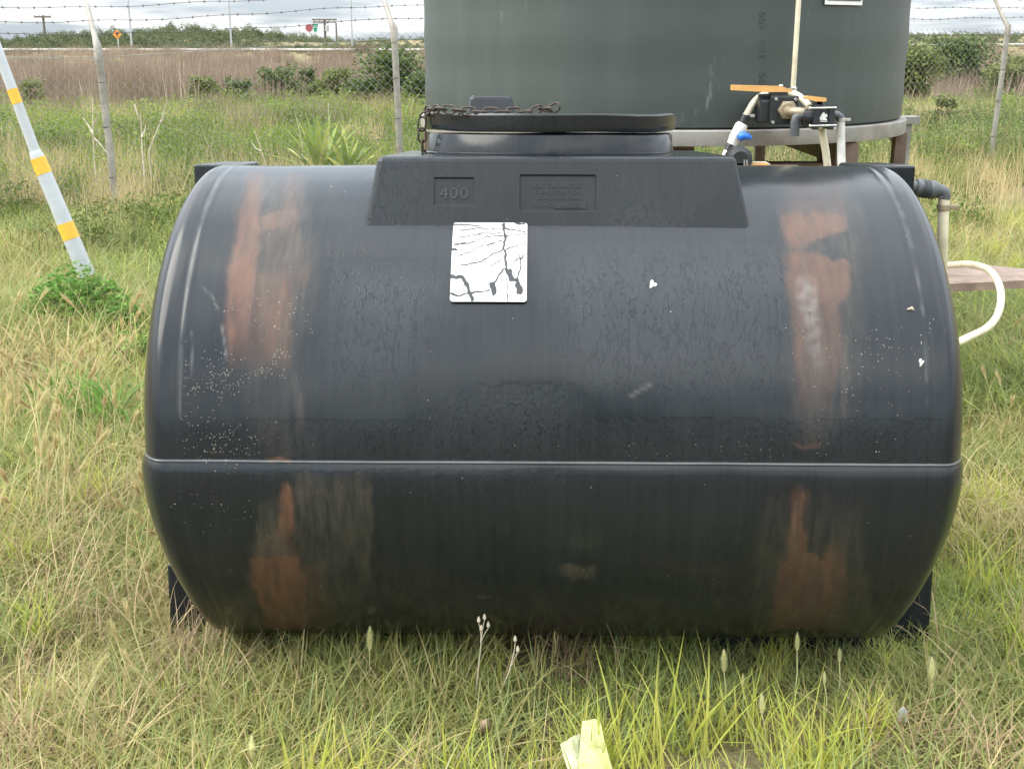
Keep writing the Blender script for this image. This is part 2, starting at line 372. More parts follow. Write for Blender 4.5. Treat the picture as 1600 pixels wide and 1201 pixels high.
# crinkled film wrapper
t = NT('yellow_film'); o = t.obj()
c = t.ramp(t.noise(22, 4, 0.6, o), [(0.3, (0.33, 0.34, 0.12)), (0.7, (0.45, 0.45, 0.21))])
b = t.N('ShaderNodeBsdfPrincipled', {'Base Color': c, 'Roughness': 0.3, 'Normal': t.bump(t.noise(45, 4, 0.6, o), 0.6, 0.01)})
t.l.new(t.N('ShaderNodeMixShader', {0: 0.12, 1: b.outputs[0], 2: t.N('ShaderNodeBsdfTranslucent', {'Color': c}).outputs[0]}).outputs[0], t.out.inputs[0]); M['film_yellow'] = t.m
t = NT('pale_film'); o = t.obj()
c = t.ramp(t.noise(22, 4, 0.6, o), [(0.3, (0.36, 0.38, 0.20)), (0.7, (0.50, 0.51, 0.33))])
b = t.N('ShaderNodeBsdfPrincipled', {'Base Color': c, 'Roughness': 0.35, 'Normal': t.bump(t.noise(45, 4, 0.6, o), 0.6, 0.01)})
t.l.new(t.N('ShaderNodeMixShader', {0: 0.12, 1: b.outputs[0], 2: t.N('ShaderNodeBsdfTranslucent', {'Color': c}).outputs[0]}).outputs[0], t.out.inputs[0]); M['film_pale'] = t.m

# ------------------------------------------------------------------ the ground, the road and the rise behind it
def gz(x, y):
    x, y = np.asarray(x, float), np.asarray(y, float)
    base = (fnoise(x * 0.9, y * 0.9, 3, 3) - 0.5) * 0.05 * sstep(3.2, 6, y) + (fnoise(x * 0.25 + 9, y * 0.25, 5, 2) - 0.5) * 0.25 * sstep(9, 20, y)
    road = 1.03 + 0.28 * sstep(-5, 30, x)
    far = sstep(46, 63, y) * road
    hill = sstep(70, 95, y) * (0.35 + 0.55 * np.exp(-((x + 26) / 9.0) ** 2) + 0.35 * sstep(-16, -6, x))
    return base * (1 - sstep(50, 60, y)) + far + hill
def ground():
    ys = np.concatenate([np.linspace(-80, 0, 14), np.linspace(0.5, 14, 82), np.linspace(14.6, 60, 60), np.linspace(61, 110, 40), np.array([125, 150, 190, 260, 380, 600, 1000])])
    xs = np.concatenate([np.array([-700, -400, -220, -130, -90]), np.linspace(-70, -12, 34), np.linspace(-11, 11, 70), np.linspace(12, 70, 34), np.array([90, 130, 220, 400, 700])])
    X, Y = np.meshgrid(xs, ys); Z = gz(X, Y)
    nx, ny = len(xs), len(ys)
    v = np.stack([X.ravel(), Y.ravel(), Z.ravel()], 1)
    i = np.arange(ny - 1)[:, None] * nx + np.arange(nx - 1)[None, :]
    f = np.stack([i, i + 1, i + 1 + nx, i + nx], -1).reshape(-1, 4)
    g = link('ground', from_np('ground', v, f, True), None, M['ground']); g['kind'] = 'structure'
    g['label'] = 'grassy ground running out to the road embankment'
ground()
def road():
    xs = np.linspace(-120, 120, 81); v, f = [], []
    for x in xs:
        for y, dz in ((62.4, 0.10), (62.6, 0.14), (69.5, 0.16), (69.7, 0.10)):
            v.append((x, y, float(gz(x, 63.0)) + dz))
    for k in range(len(xs) - 1):
        for j in range(3): f.append((k * 4 + j, k * 4 + 4 + j, k * 4 + 5 + j, k * 4 + 1 + j))
    o = link('road', from_np('road', v, f), None, M['asphalt']); o['kind'] = 'structure'; o['label'] = 'pale road edge along the top of the embankment'
road()

# ------------------------------------------------------------------ scattered vegetation
def blades(n, rad, L, lean, curl, w, seg=3, flat=False):
    r = rad * np.sqrt(RNG.random(n)); a = RNG.random(n) * 2 * PI
    p = np.stack([r * np.cos(a), r * np.sin(a), np.zeros(n)], 1)
    az = RNG.random(n) * 2 * PI; d = np.stack([np.cos(az), np.sin(az)], 1)
    az2 = az + PI / 2 + RNG.normal(0, 0.5, n)
    wd = np.stack([np.cos(az2), np.sin(az2), RNG.normal(0, 0.25, n)], 1)
    ln = RNG.uniform(*L, n); th = RNG.uniform(*lean, n); cu = RNG.uniform(*curl, n); ww = RNG.uniform(*w, n)
    vs, ts = [], []
    for k in range(seg + 1):
        tt = k / seg; hw = ww * (1 - tt ** 1.6) * 0.5
        if k < seg: vs += [p - wd * hw[:, None], p + wd * hw[:, None]]; ts += [tt, tt]
        else: vs += [p.copy()]; ts += [1.0]
        st = ln / seg
        p = p + np.stack([d[:, 0] * np.sin(th) * st, d[:, 1] * np.sin(th) * st, np.cos(th) * st], 1)
        th = th + cu
        if flat: p[:, 2] = np.maximum(p[:, 2], 0.004 + 0.01 * RNG.random(n))
    m = 2 * seg + 1
    V = np.stack(vs, 1).reshape(-1, 3); b = np.arange(n) * m; F = []
    for k in range(seg - 1):
        q = np.stack([b + 2 * k, b + 2 * k + 1, b + 2 * k + 3, b + 2 * k + 2], 1); F += q.tolist()
    F += np.stack([b + 2 * seg - 2, b + 2 * seg - 1, b + 2 * seg], 1).tolist()
    bb = np.clip(RNG.random(n) * .8 + .2 + .9 * (fnoise((r * np.cos(a)) * 7 + az.sum() % 50, (r * np.sin(a)) * 7, 3, 2) - .6), 0, 1)
    return V, F, np.repeat(bb, m)
def leaves(pts, size, up=0.4, aspect=0.5, droop=0.0):
    n = len(pts); nrm = RNG.normal(0, 1, (n, 3)); nrm[:, 2] = np.abs(nrm[:, 2]) + up
    nrm /= np.linalg.norm(nrm, axis=1)[:, None]
    a = np.cross(nrm, RNG.normal(0, 1, (n, 3))); a /= np.linalg.norm(a, axis=1)[:, None]; b = np.cross(nrm, a)
    s = (size * RNG.uniform(0.6, 1.4, n))[:, None]
    V = np.stack([pts - a * s, pts + b * s * aspect - a * s * 0.1, pts + a * s - nrm * s * droop, pts - b * s * aspect - a * s * 0.1], 1).reshape(-1, 3)
    i = np.arange(n) * 4
    return V, np.stack([i, i + 1, i + 2, i + 3], 1).tolist(), np.repeat(RNG.random(n), 4)
def join(parts):
    V, F, B, k = [], [], [], 0
    for v, f, b in parts:
        V.append(v); F += [[i + k for i in q] for q in f]; B.append(b); k += len(v)
    return np.concatenate(V), F, np.concatenate(B)
def bc_mesh(name, part, mat):
    v, f, b = part; me = from_np(name, v, f); fattr(me, 'bc', b); me.materials.append(mat); return me
def variants(name, fn, n, mat):
    col = bpy.data.collections.new(name + '_shapes')
    for k in range(n):
        o = bpy.data.objects.new(name, bc_mesh(name, fn(), mat)); col.objects.link(o)
    return col
def scatter(name, col, pts, rot, scl, tint, label, nvar):
    n = len(pts); me = bpy.data.meshes.new(name); me.from_pydata([tuple(p) for p in pts], [], [])
    fattr(me, 'scl', scl); fattr(me, 'tint', tint)
    a = me.attributes.new('rot', 'FLOAT_VECTOR', 'POINT'); a.data.foreach_set('vector', np.asarray(rot, np.float32).ravel())
    a = me.attributes.new('pick', 'INT', 'POINT'); a.data.foreach_set('value', RNG.integers(0, nvar, n).astype(np.int32))
    o = link(name, me)
    ng = bpy.data.node_groups.new(name + '_scatter', 'GeometryNodeTree')
    ng.interface.new_socket('Geometry', in_out='INPUT', socket_type='NodeSocketGeometry')
    ng.interface.new_socket('Geometry', in_out='OUTPUT', socket_type='NodeSocketGeometry')
    N = ng.nodes.new; Lk = ng.links.new
    gi, go = N('NodeGroupInput'), N('NodeGroupOutput')
    ci = N('GeometryNodeCollectionInfo'); ci.inputs['Collection'].default_value = col
    ci.inputs['Separate Children'].default_value = True; ci.inputs['Reset Children'].default_value = True
    def na(nm, ty):
        q = N('GeometryNodeInputNamedAttribute'); q.data_type = ty; q.inputs['Name'].default_value = nm
        return [s for s in q.outputs if s.name == 'Attribute' and s.enabled][0]
    ip = N('GeometryNodeInstanceOnPoints'); er = N('FunctionNodeEulerToRotation')
    ip.inputs['Pick Instance'].default_value = True
    Lk(gi.outputs[0], ip.inputs['Points']); Lk(ci.outputs[0], ip.inputs['Instance'])
    Lk(na('pick', 'INT'), ip.inputs['Instance Index']); Lk(na('rot', 'FLOAT_VECTOR'), er.inputs[0]); Lk(er.outputs[0], ip.inputs['Rotation'])
    Lk(na('scl', 'FLOAT'), ip.inputs['Scale']); Lk(ip.outputs[0], go.inputs[0])
    md = o.modifiers.new('scatter', 'NODES'); md.node_group = ng
    o['kind'] = 'stuff'; o['label'] = label
    return o
TANK_X, TANK_Y, TANK_R = 0.087, 2.76, 0.56
def spread(y0, y1, dens, keep=None, xk=0.5, xm=0.8):
    out = []
    n = int((y1 - y0) * 2 * (xk * y1 + xm) * dens)
    y = RNG.uniform(y0, y1, n); x = RNG.uniform(-1, 1, n) * (xk * y1 + xm)
    ok = np.abs(x) < xk * y + xm
    ok &= ~((np.abs(x - TANK_X) < 0.74) & (y > 2.58) & (y < 3.05))
    if keep is not None: ok &= RNG.random(n) < keep(x, y)
    x, y = x[ok], y[ok]
    return np.stack([x, y, gz(x, y)], 1)
def yaw(n, tilt=0.1):
    return np.stack([RNG.normal(0, tilt, n), RNG.normal(0, tilt, n), RNG.random(n) * 2 * PI], 1)
def dryness(p):          # patches of dead and living grass
    return np.clip(0.5 + 2.1 * (fnoise(p[:, 0] * 1.9 + 4, p[:, 1] * 1.9, 21, 3) - 0.5) + RNG.normal(0, 0.14, len(p)), 0, 1)

def mat_clump(): return join([blades(620, 0.32, (0.09, 0.22), (0.7, 1.45), (0.0, 0.35), (0.0028, 0.0058), 3, True), blades(520, 0.32, (0.06, 0.16), (0.05, 0.9), (0.0, 0.4), (0.0028, 0.0055), 3)])
col = variants('matted_grass', mat_clump, 8, M['mat_grass'])
p = np.concatenate([spread(1.5, 4.4, 9.5, xk=0.5, xm=0.7), spread(4.4, 9.8, 4.2)])
scl = np.where(p[:, 1] < 4.4, RNG.uniform(0.85, 1.15, len(p)), RNG.uniform(1.3, 1.9, len(p)))
scl = scl * np.where((p[:, 1] > 2.2) & (p[:, 1] < 3.2) & (np.abs(p[:, 0] - TANK_X) < 1.15), .7, 1)
tn = dryness(p); tn += 0.14 * sstep(0.1, 1.0, p[:, 0]) * (p[:, 1] < 3.4) - 0.18 * sstep(-.2, -.7, p[:, 0]) * (p[:, 1] < 5) - 0.01
scatter('matted_grass', col, p, yaw(len(p), 0.05), scl, np.clip(tn, 0, 1), 'short matted grass, half dead and half green, around the black tank', 8)

def lime_clump(): return blades(34, 0.065, (0.10, 0.25), (0.05, 0.6), (0.03, 0.24), (0.0035, 0.0068), 4)
col = variants('lime_grass', lime_clump, 6, M['lime_grass'])
def kl(x, y): return np.clip((fnoise(x * 4.2, y * 4.2, 40, 2) - 0.40) * 5, 0, 1) * np.where(x < -0.55, 0.3, 1.0) * np.where(y < 2.36, 1, 0.55)
def kl2(x, y): return np.clip((fnoise(x * 1.3, y * 1.3, 41, 3) - 0.46) * 5, 0, 1)
p = np.concatenate([spread(1.6, 3.2, 95, kl, 0.5, 0.4), spread(3.2, 9.5, 24, kl2)])
scatter('lime_grass', col, p, yaw(len(p), 0.15), RNG.uniform(0.6, 1.1, len(p)) * np.where((p[:, 1] > 2.2) & (p[:, 1] < 3.1) & (np.abs(p[:, 0]) < 1.15), .5, 1), RNG.random(len(p)), 'upright tufts of yellow green grass', 6)

def dead_clump(): return blades(70, 0.11, (0.09, 0.22), (0.2, 1.1), (0.05, 0.35), (0.0028, 0.005), 3)
col = variants('dead_grass', dead_clump, 5, M['dead_grass'])
def kd(x, y): return np.clip((fnoise(x * 2.4 + 7, y * 2.4, 47, 2) - 0.50) * 6, 0, 1) * np.where(x < -.2, 1.0, .45)
p = np.concatenate([spread(1.6, 4.0, 42, kd, 0.5, 0.4), spread(4, 9, 12, kd)])
scatter('dead_grass', col, p, yaw(len(p), 0.2), RNG.uniform(0.7, 1.15, len(p)), RNG.random(len(p)), 'patches of brownish pink dead grass in the lawn', 5)

def straw_clump(): return blades(12, 0.09, (0.18, 0.42), (0.15, 0.9), (0.08, 0.4), (0.0025, 0.0044), 5)
col = variants('straw_grass', straw_clump, 6, M['straw_grass'])
def ks(x, y): return np.where(np.abs(x) > 0.75, 1.0, 0.30) * np.clip((fnoise(x * 1.7, y * 1.7, 50, 3) - 0.35) * 4, 0, 1)
p = np.concatenate([spread(1.8, 4.5, 95, ks, 0.5, 0.4), spread(4.5, 11, 30, ks)])
scatter('straw_grass', col, p, yaw(len(p), 0.15), RNG.uniform(0.6, 1.05, len(p)) * np.where(p[:, 1] < 2.5, 0.75, 1), RNG.random(len(p)), 'dry straw stems arching over the lawn', 6)

def barley_clump():
    parts = []
    for s in range(3):
        h = RNG.uniform(0.16, 0.34); lean = RNG.uniform(0.1, 0.5); az = RNG.random() * 2 * PI
        dr = np.array([math.cos(az), math.sin(az), 0]); pts = [np.array([RNG.normal(0, 0.03), RNG.normal(0, 0.03), 0])]
        th = lean * 0.4
        for k in range(5): pts.append(pts[-1] + (dr * math.sin(th) + np.array([0, 0, math.cos(th)])) * h / 5); th += lean * 0.25
        side = np.cross(dr, [0, 0, 1]); V, F = [], []
        for k, q in enumerate(pts): V += [q - side * 0.0016, q + side * 0.0016]
        for k in range(5): F.append([2 * k, 2 * k + 1, 2 * k + 3, 2 * k + 2])
        b0 = RNG.random(); parts.append((np.array(V), F, np.full(len(V), 0.4 + 0.6 * b0)))
        top = pts[-1]; axis = dr * math.sin(th) + np.array([0, 0, math.cos(th)])
        V, F = [], []
        hl = RNG.uniform(0.035, 0.055)
        for j in range(40):
            tt = j / 40; o = top + axis * hl * tt
            rd = RNG.normal(0, 1, 3); rd -= axis * rd.dot(axis); rd /= np.linalg.norm(rd)
            tip = o + axis * RNG.uniform(0.025, 0.045) + rd * 0.012
            sd = np.cross(axis, rd); k = len(V)
            V += [o - sd * 0.0019 + rd * 0.002, o + sd * 0.0019 + rd * 0.002, tip]; F.append([k, k + 1, k + 2])
        parts.append((np.array(V), F, np.clip(b0 * 0.6 + RNG.random(len(V)) * 0.4, 0, 1)))
    return join(parts)
col = variants('foxtail_barley', barley_clump, 8, M['barley'])
def kb(x, y): return np.where(x < -0.68 - 0.1 * (y - 2.5), 1.0, np.where(x > 0.95, 0.12, 0.0)) * np.clip((fnoise(x * 2.1, y * 2.1, 60, 2) - 0.3) * 3, 0, 1) * np.where(y < 2.3, 0.12, 1)
p = spread(1.9, 5.2, 58, kb, 0.5, 0.4)
scatter('foxtail_barley', col, p, yaw(len(p), 0.12), RNG.uniform(0.7, 1.15, len(p)) * np.where(p[:, 1] < 2.9, .7, 1), RNG.random(len(p)), 'golden foxtail barley beside the left end of the black tank', 8)

def weed_clump():
    parts = [blades(150, 0.55, (0.15, 0.42), (0.05, 0.6), (0.02, 0.25), (0.006, 0.012), 3)]
    for c in range(10):
        n = 70; hh = RNG.uniform(.14, .38); z = RNG.random(n) ** 0.7 * hh; r = RNG.uniform(.12, .22) * np.sqrt(RNG.random(n)) * (0.6 + z); a = RNG.random(n) * 2 * PI
        ca, cr_ = RNG.random() * 2 * PI, .5 * math.sqrt(RNG.random())
        v, f, b = leaves(np.stack([r * np.cos(a) + cr_ * math.cos(ca), r * np.sin(a) + cr_ * math.sin(ca), z + 0.02], 1), RNG.uniform(.014, .024), 0.5, 0.42, 0.2)
        parts.append((v, f, np.clip(b * .6 + .4 * RNG.random(), 0, 1)))
    return join(parts)
col = variants('weeds', weed_clump, 8, M['weed'])
def kw(x, y): return np.where((np.abs(x + 1.8) < .65) & (y > 10.6) & (y < 12.3), 0, 1) * sstep(6.8, 9.5, y) * (0.55 + 0.45 * fnoise(x, y, 71, 2)) * np.where((x > 2.4) & (y < 12), 0.3, 1.0)
p = spread(6.5, 14, 4.4, kw, 0.5, 1.5); p2 = spread(14, 30, 2.3, lambda x, y: 1 - 0.75 * sstep(21, 27, y), 0.62, 2)
p = np.concatenate([p, p2])
tn = np.clip(fnoise(p[:, 0] * 0.7, p[:, 1] * 0.5, 72, 3) * 2.0 - 0.55 + 0.15 * sstep(13, 20, p[:, 1]) + RNG.normal(0, .18, len(p)), 0, 1)
scatter('weeds', col, p, yaw(len(p), 0.05), np.where(p[:, 1] < 14, 1.0, 1.3) * RNG.uniform(0.5, 1.1, len(p)), tn, 'leafy green weeds in the field on both sides of the fence', 8)

def tallgrass_clump(): return blades(60, 0.3, (0.35, 0.75), (0.0, 0.35), (0.02, 0.2), (0.004, 0.008), 4)
col = variants('tall_dry_grass', tallgrass_clump, 5, M['straw_grass'])
p = spread(9, 24, 6, lambda x, y: np.clip((fnoise(x * 0.5, y * 0.5, 75, 3) - 0.40) * 4, 0, 1) * np.where(x > 1, 1.0, 0.75), 0.5, 2)
scatter('tall_dry_grass', col, p, yaw(len(p), 0.08), RNG.uniform(0.5, 0.95, len(p)), RNG.random(len(p)), 'tall half dry grass between the weeds', 5)

def reed_clump():
    return join([blades(260, 1.0, (0.45, 1.0), (0.0, 0.22), (-0.02, 0.10), (0.008, 0.018), 3), blades(240, 1.0, (0.25, 0.6), (0.1, 0.9), (0.0, 0.3), (0.008, 0.018), 3)])
col = variants('dead_reeds', reed_clump, 7, M['reed'])
p = np.concatenate([spread(20, 38, 0.8, lambda x, y: sstep(19.5, 26, y + 5 * (fnoise(x * 0.4, y * 0.4, 81, 2) - 0.5)), 0.62, 2), spread(38, 62, 0.5, None, 0.62, 2)])
tn = np.clip(fnoise(p[:, 0] * 0.2, p[:, 1] * 0.2, 82, 4) * 2.0 - 0.55 + RNG.normal(0, .16, len(p)), 0, 1)
scatter('dead_reeds', col, p, yaw(len(p), 0.05), RNG.uniform(0.5, 1.15, len(p)) * (1 - 0.5 * sstep(50, 61, p[:, 1])) * (1 - .4 * sstep(28, 25, p[:, 1])), tn, 'wide bed of dead brown reeds below the road', 7)
def plume_clump():
    return join([blades(26, 0.45, (0.9, 1.35), (0.0, 0.16), (0.0, 0.06), (0.007, 0.012), 3)] + [(v + np.array([0, 0, .0]), f, np.clip(b + .5, 0, 1)) for v, f, b in [blades(16, 0.45, (0.8, 1.3), (0.0, 0.14), (0.0, 0.10), (0.02, 0.05), 4)]])
col = variants('pale_reeds', plume_clump, 5, M['reed'])
p = spread(23, 52, 0.55, lambda x, y: np.clip((fnoise(x * 0.3, y * 0.3, 85, 3) - 0.42) * 5, 0, 1), 0.5, 2)
scatter('pale_reeds', col, p, yaw(len(p), 0.06), RNG.uniform(0.6, 1.0, len(p)), np.clip(.55 + RNG.normal(0, .25, len(p)), 0, 1), 'taller pale plumed reeds standing out of the brown bed', 5)

def scrub_clump():
    n = 900; v = RNG.normal(0, 1, (n, 3)); v /= np.linalg.norm(v, axis=1)[:, None]
    v *= (0.75 + 0.3 * RNG.random(n))[:, None]; v[:, 2] = np.abs(v[:, 2]); v *= np.array([0.75, 0.75, 0.8])
    v *= (1 + 0.25 * np.sin(v[:, ::-1] * 7 + 1)) * RNG.uniform(.7, 1.2, 3); v[:, 2] *= RNG.uniform(.6, 1.1)
    return leaves(v, 0.042, 0.5, 0.55)
col = variants('scrub', scrub_clump, 5, M['scrub'])
def kscr(x, y): return np.clip((fnoise(x * 0.22, y * 0.22, 91, 3) - 0.27) * 5, 0.1, 1)
p = np.concatenate([spread(71, 84, 0.9, kscr, 0.64, 3), spread(84, 112, 0.5, kscr, 0.64, 3)])
sc = 0.74 * RNG.uniform(0.6, 1.25, len(p)) * (0.55 + 0.9 * fnoise(p[:, 0] * 0.1, p[:, 1] * 0.1, 92, 2)) * (1 + 0.35 * np.exp(-((p[:, 0] + 26) / 9.0) ** 2)) * np.where(p[:, 0] < -36, 0.75, 1) * (1 - 0.45 * sstep(-20, -14, p[:, 0]))
scatter('scrub', col, p, yaw(len(p), 0.1), sc, np.clip(fnoise(p[:, 0] * 0.12, p[:, 1] * 0.3, 93, 3) * 1.1 + 0.35 * sstep(95, 105, p[:, 1]), 0, 1), 'low dark green scrub covering the rise behind the road', 5)
# unseen foliage added behind the camera to darken the tank's reflection above its seam
p = np.stack([RNG.uniform(-45, 45, 420), RNG.uniform(-34, -26, 420), np.zeros(420)], 1); p[:, 2] = RNG.uniform(0, 3.4, 420) * (0.6 + 0.4 * vnoise(p[:, 0] * 0.2, p[:, 0] * 0, 5))
tr = np.stack([RNG.normal(.25, .45, 90), RNG.uniform(-30, -28.5, 90), RNG.uniform(1, 14.2, 90)], 1); tr[:, 0] = .25 + (tr[:, 0] - .25) * np.interp(tr[:, 2], [0, 10, 14.5], [2.2, 1.4, .5])  # added tree column, stands in for the mirrored figure at the camera
p = np.concatenate([p, tr])
scatter('added_mirror_foliage', col, p, yaw(510, 0.3), RNG.uniform(0.9, 2.0, 510), RNG.random(510) * 0.6, 'unseen dark foliage added to be mirrored in the black tank', 5)

#==PART2==
# ------------------------------------------------------------------ the black tank
TILT, YAW = R_(-3.8), R_(-1.0)
TM = Matrix.Translation((TANK_X, TANK_Y, TANK_R)) @ Matrix.Rotation(YAW, 4, 'Z') @ Matrix.Rotation(TILT, 4, 'X')
TI = TM.inverted()
def L(px, py, yl):                       # point seen at a pixel, on a plane across the tank (tank coordinates)
    a = TI @ Vector((0, 0, HC)); d = TI.to_3x3() @ ray(px, py)
    return a + d * ((yl - a.y) / d.y)
def Lz(px, py, zl):
    a = TI @ Vector((0, 0, HC)); d = TI.to_3x3() @ ray(px, py)
    return a + d * ((zl - a.z) / d.z)
tank = empty('black_tank', (TANK_X, TANK_Y, TANK_R), 'wet black plastic tank with rust stains lying in the grass', 'tank')
tank.rotation_euler = Matrix.to_euler(TM.to_3x3())
HALF = 0.815
def tank_body():
    x0 = 0.768                             # cylinder half length; then a tight edge, a shallow dome and a nearly flat end
    prof = [(x, TANK_R, 0, 1) for x in np.arange(0, x0 + 1e-6, x0 / 150)]
    cx, cr_, ang = x0, TANK_R, 0.0
    for R0, a1, n_ in ((0.034, R_(44), 9), (0.125, R_(74), 12), (0.62, R_(90), 8)):
        a0 = ang
        for a in np.linspace(a0, a1, n_ + 1)[1:]:
            prof.append((cx + R0 * (math.sin(a) - math.sin(a0)), cr_ - R0 * (math.cos(a0) - math.cos(a)), math.sin(a), math.cos(a)))
        cx, cr_, ang = prof[-1][0], prof[-1][1], a1
    for q in np.linspace(0, 1, 8)[1:]: prof.append((cx + 0.002 * q, cr_ * (1 - q) + 0.0005, 1.0, 0.0))
    full = [(-x, r, -nx, nr) for x, r, nx, nr in prof[:0:-1]] + prof
    A = np.array(full)
    th = [-PI]
    while th[-1] < PI - 0.004:
        a = th[-1]; d = abs(a)
        th.append(a + (0.0018 if d < 0.085 else 0.012 if -1.3 < a < 1.9 else 0.05))
    th = np.array(th[:-1]); nt, nx = len(th), len(A)
    X = A[:, 0][:, None] + 0 * th; Rr = A[:, 1][:, None] + 0 * th; T = 0 * A[:, :1] + th
    Yc, Zc = -Rr * np.cos(T), Rr * np.sin(T)
    off = 0.0018 * np.exp(-(Zc / 0.0019) ** 2)                                   # moulded flange at the joint
    off += np.where(Zc < 0, 0.0105 * (1 - np.exp(np.minimum(Zc, 0) / 0.016)), 0) * (0.75 + 0.5 * fnoise(X * 6, Zc * 0, 19, 3)) * (1 - .95 * sstep(-.12, -.5, Zc))                                     # lower half stands a little wider
    groove = -0.0011 * np.exp(-((np.abs(X) - 0.742) / 0.0045) ** 2) + 0.0007 * np.exp(-((np.abs(X) - 0.733) / 0.005) ** 2)
    flat = sstep(0.80, 0.70, np.abs(X))
    off += groove
    off += (fnoise(X * 3.1 + 5, T * 2.2, 7, 3) - 0.5) * 0.006 * flat              # blow moulded waviness
    off += (fnoise(X * 9 + 5, T * 1.4, 17, 2) - 0.5) * 0.0022 * flat
    X = X * (1 - 0.034 * sstep(0.0, -0.38, Zc) - 0.010 * sstep(0.1, 0.5, Zc))
    X = X + A[:, 2][:, None] * off; Rr = Rr + A[:, 3][:, None] * off
    Yc, Zc = -Rr * np.cos(T), Rr * np.sin(T)
    v = np.stack([X.ravel(), Yc.ravel(), Zc.ravel()], 1)
    i = (np.arange(nx - 1)[:, None] * nt); j = np.arange(nt)[None, :]; j2 = (np.arange(nt)[None, :] + 1) % nt
    f = np.stack([i + j, i + nt + j, i + nt + j2, i + j2], -1).reshape(-1, 4)
    f = np.concatenate([f[:, ::-1]])
    me = bpy.data.meshes.new('tank_body'); me.from_pydata(v, [], f.tolist()); me.update()
    me.polygons.foreach_set('use_smooth', [True] * len(me.polygons))
    # where each point lies on the photograph, to set the outline of the stains
    Wm = np.array(TM); w = v @ Wm[:3, :3].T + Wm[:3, 3] - np.array([0, 0, HC])
    dep = w @ np.array(FW); px = CX + FPX * w[:, 0] / dep; py = CY - FPX * (w @ np.array(UP)) / dep
    front = (Yc.ravel() < 0.25)
    t = T.ravel(); xx = X.ravel()
    jx = (fnoise(px / 11, py / 30, 31, 3) - 0.5) * 16; jy = (fnoise(px / 14, py / 14, 32, 3) - 0.5) * 16
    def blob(rows, edge=5.0):
        """rows: (py, left, right, strength)"""
        r = np.array(rows, float); yy, qx = py + jy, px + jx
        l = np.interp(yy, r[:, 0], r[:, 1]); g = np.interp(yy, r[:, 0], r[:, 2]); s = np.interp(yy, r[:, 0], r[:, 3], 0, 0)
        edge *= 1.7
        return s * sstep(-edge, edge, qx - l) * sstep(-edge, edge, g - qx) * front
    rust = np.zeros(len(v)); grime = np.zeros(len(v)); pale = np.zeros(len(v)); runs = np.zeros(len(v)); speck = np.zeros(len(v))
    def mx(a, b): np.maximum(a, b, out=a)
    mx(rust, blob([(262, 385, 425, 0.05), (290, 383, 414, .65), (340, 370, 406, .9), (430, 356, 402, .95), (520, 352, 396, .9), (548, 352, 398, .5), (580, 354, 398, 0)]))
    mx(rust, blob([(262, 450, 475, 0), (285, 448, 472, .4), (325, 444, 468, .45), (335, 412, 464, .85), (352, 408, 458, .75), (362, 415, 470, .22), (420, 415, 470, .22), (432, 400, 456, .6), (470, 396, 455, .72), (545, 392, 452, .66), (575, 390, 450, .15), (590, 390, 450, 0)], 7))
    mx(rust, blob([(400, 455, 482, 0), (425, 452, 480, .3), (450, 450, 476, .25), (480, 450, 465, 0)]))
    mx(grime, blob([(262, 395, 480, 0), (300, 390, 480, .7), (430, 395, 490, .8), (575, 385, 456, .5), (600, 380, 470, .3), (715, 420, 478, .25)], 12))
    mx(grime, blob([(575, 452, 466, .2), (610, 458, 472, .7), (660, 458, 474, .7), (700, 455, 474, .2)], 4))
    mx(rust, blob([(713, 418, 450, 0), (716, 418, 450, .8), (722, 422, 450, .8), (725, 425, 448, 0)], 3))
    mx(rust, blob([(750, 444, 452, 0), (760, 442, 455, .95), (800, 440, 458, 1), (832, 430, 460, .9), (846, 405, 460, .3), (868, 395, 464, .3), (872, 390, 466, 1), (910, 392, 472, 1), (985, 418, 490, .95)], 4))
    mx(rust, blob([(880, 466, 500, .35), (985, 486, 520, .4)], 8))
    mx(grime, blob([(780, 405, 445, .3), (830, 398, 445, 1), (868, 396, 462, 1), (875, 396, 462, .2)], 8))
    mx(grime, blob([(738, 460, 575, .2), (765, 458, 580, .75), (860, 462, 585, .65), (985, 480, 560, .4)], 4))
    mx(rust, blob([(262, 1240, 1320, 0), (290, 1230, 1320, .12), (330, 1220, 1318, .3), (338, 1222, 1320, .9), (356, 1224, 1325, .85), (368, 1226, 1300, .8), (382, 1232, 1262, .6), (390, 1234, 1258, .35), (400, 1231, 1285, .8), (410, 1231, 1324, .85), (440, 1232, 1330, .85), (462, 1236, 1322, .75), (475, 1240, 1312, .6), (560, 1242, 1315, .55), (600, 1244, 1305, .4), (640, 1248, 1290, .15), (650, 1248, 1280, 0)], 6))
    mx(grime, blob([(290, 1225, 1350, 0), (330, 1225, 1340, .5), (420, 1235, 1345, .5), (560, 1240, 1345, .7), (640, 1245, 1330, .6), (690, 1245, 1290, .35), (705, 1245, 1285, 0)], 12))
    mx(rust, blob([(692, 1244, 1285, 0), (696, 1244, 1285, .45), (702, 1245, 1280, 0)], 3))
    mx(rust, blob([(752, 1248, 1256, 0), (768, 1243, 1260, .9), (820, 1236, 1256, .95), (862, 1226, 1256, .85), (885, 1218, 1322, .75), (960, 1206, 1300, .7), (985, 1200, 1300, .5)], 6))
    mx(rust, blob([(840, 1290, 1318, .0), (870, 1280, 1322, .65), (940, 1270, 1318, .5), (985, 1260, 1310, .3)], 8))
    mx(grime, blob([(775, 1195, 1340, .15), (830, 1185, 1350, .45), (985, 1165, 1370, .6)], 8))
    mx(grime, blob([(880, 868, 932, 0), (885, 872, 935, 1), (900, 880, 930, .8), (910, 890, 925, 0)], 6))
    vs_ = sstep(.25, .6, fnoise(px / 8, py / 90, 71, 3)); low = sstep(0.02, -0.05, t)
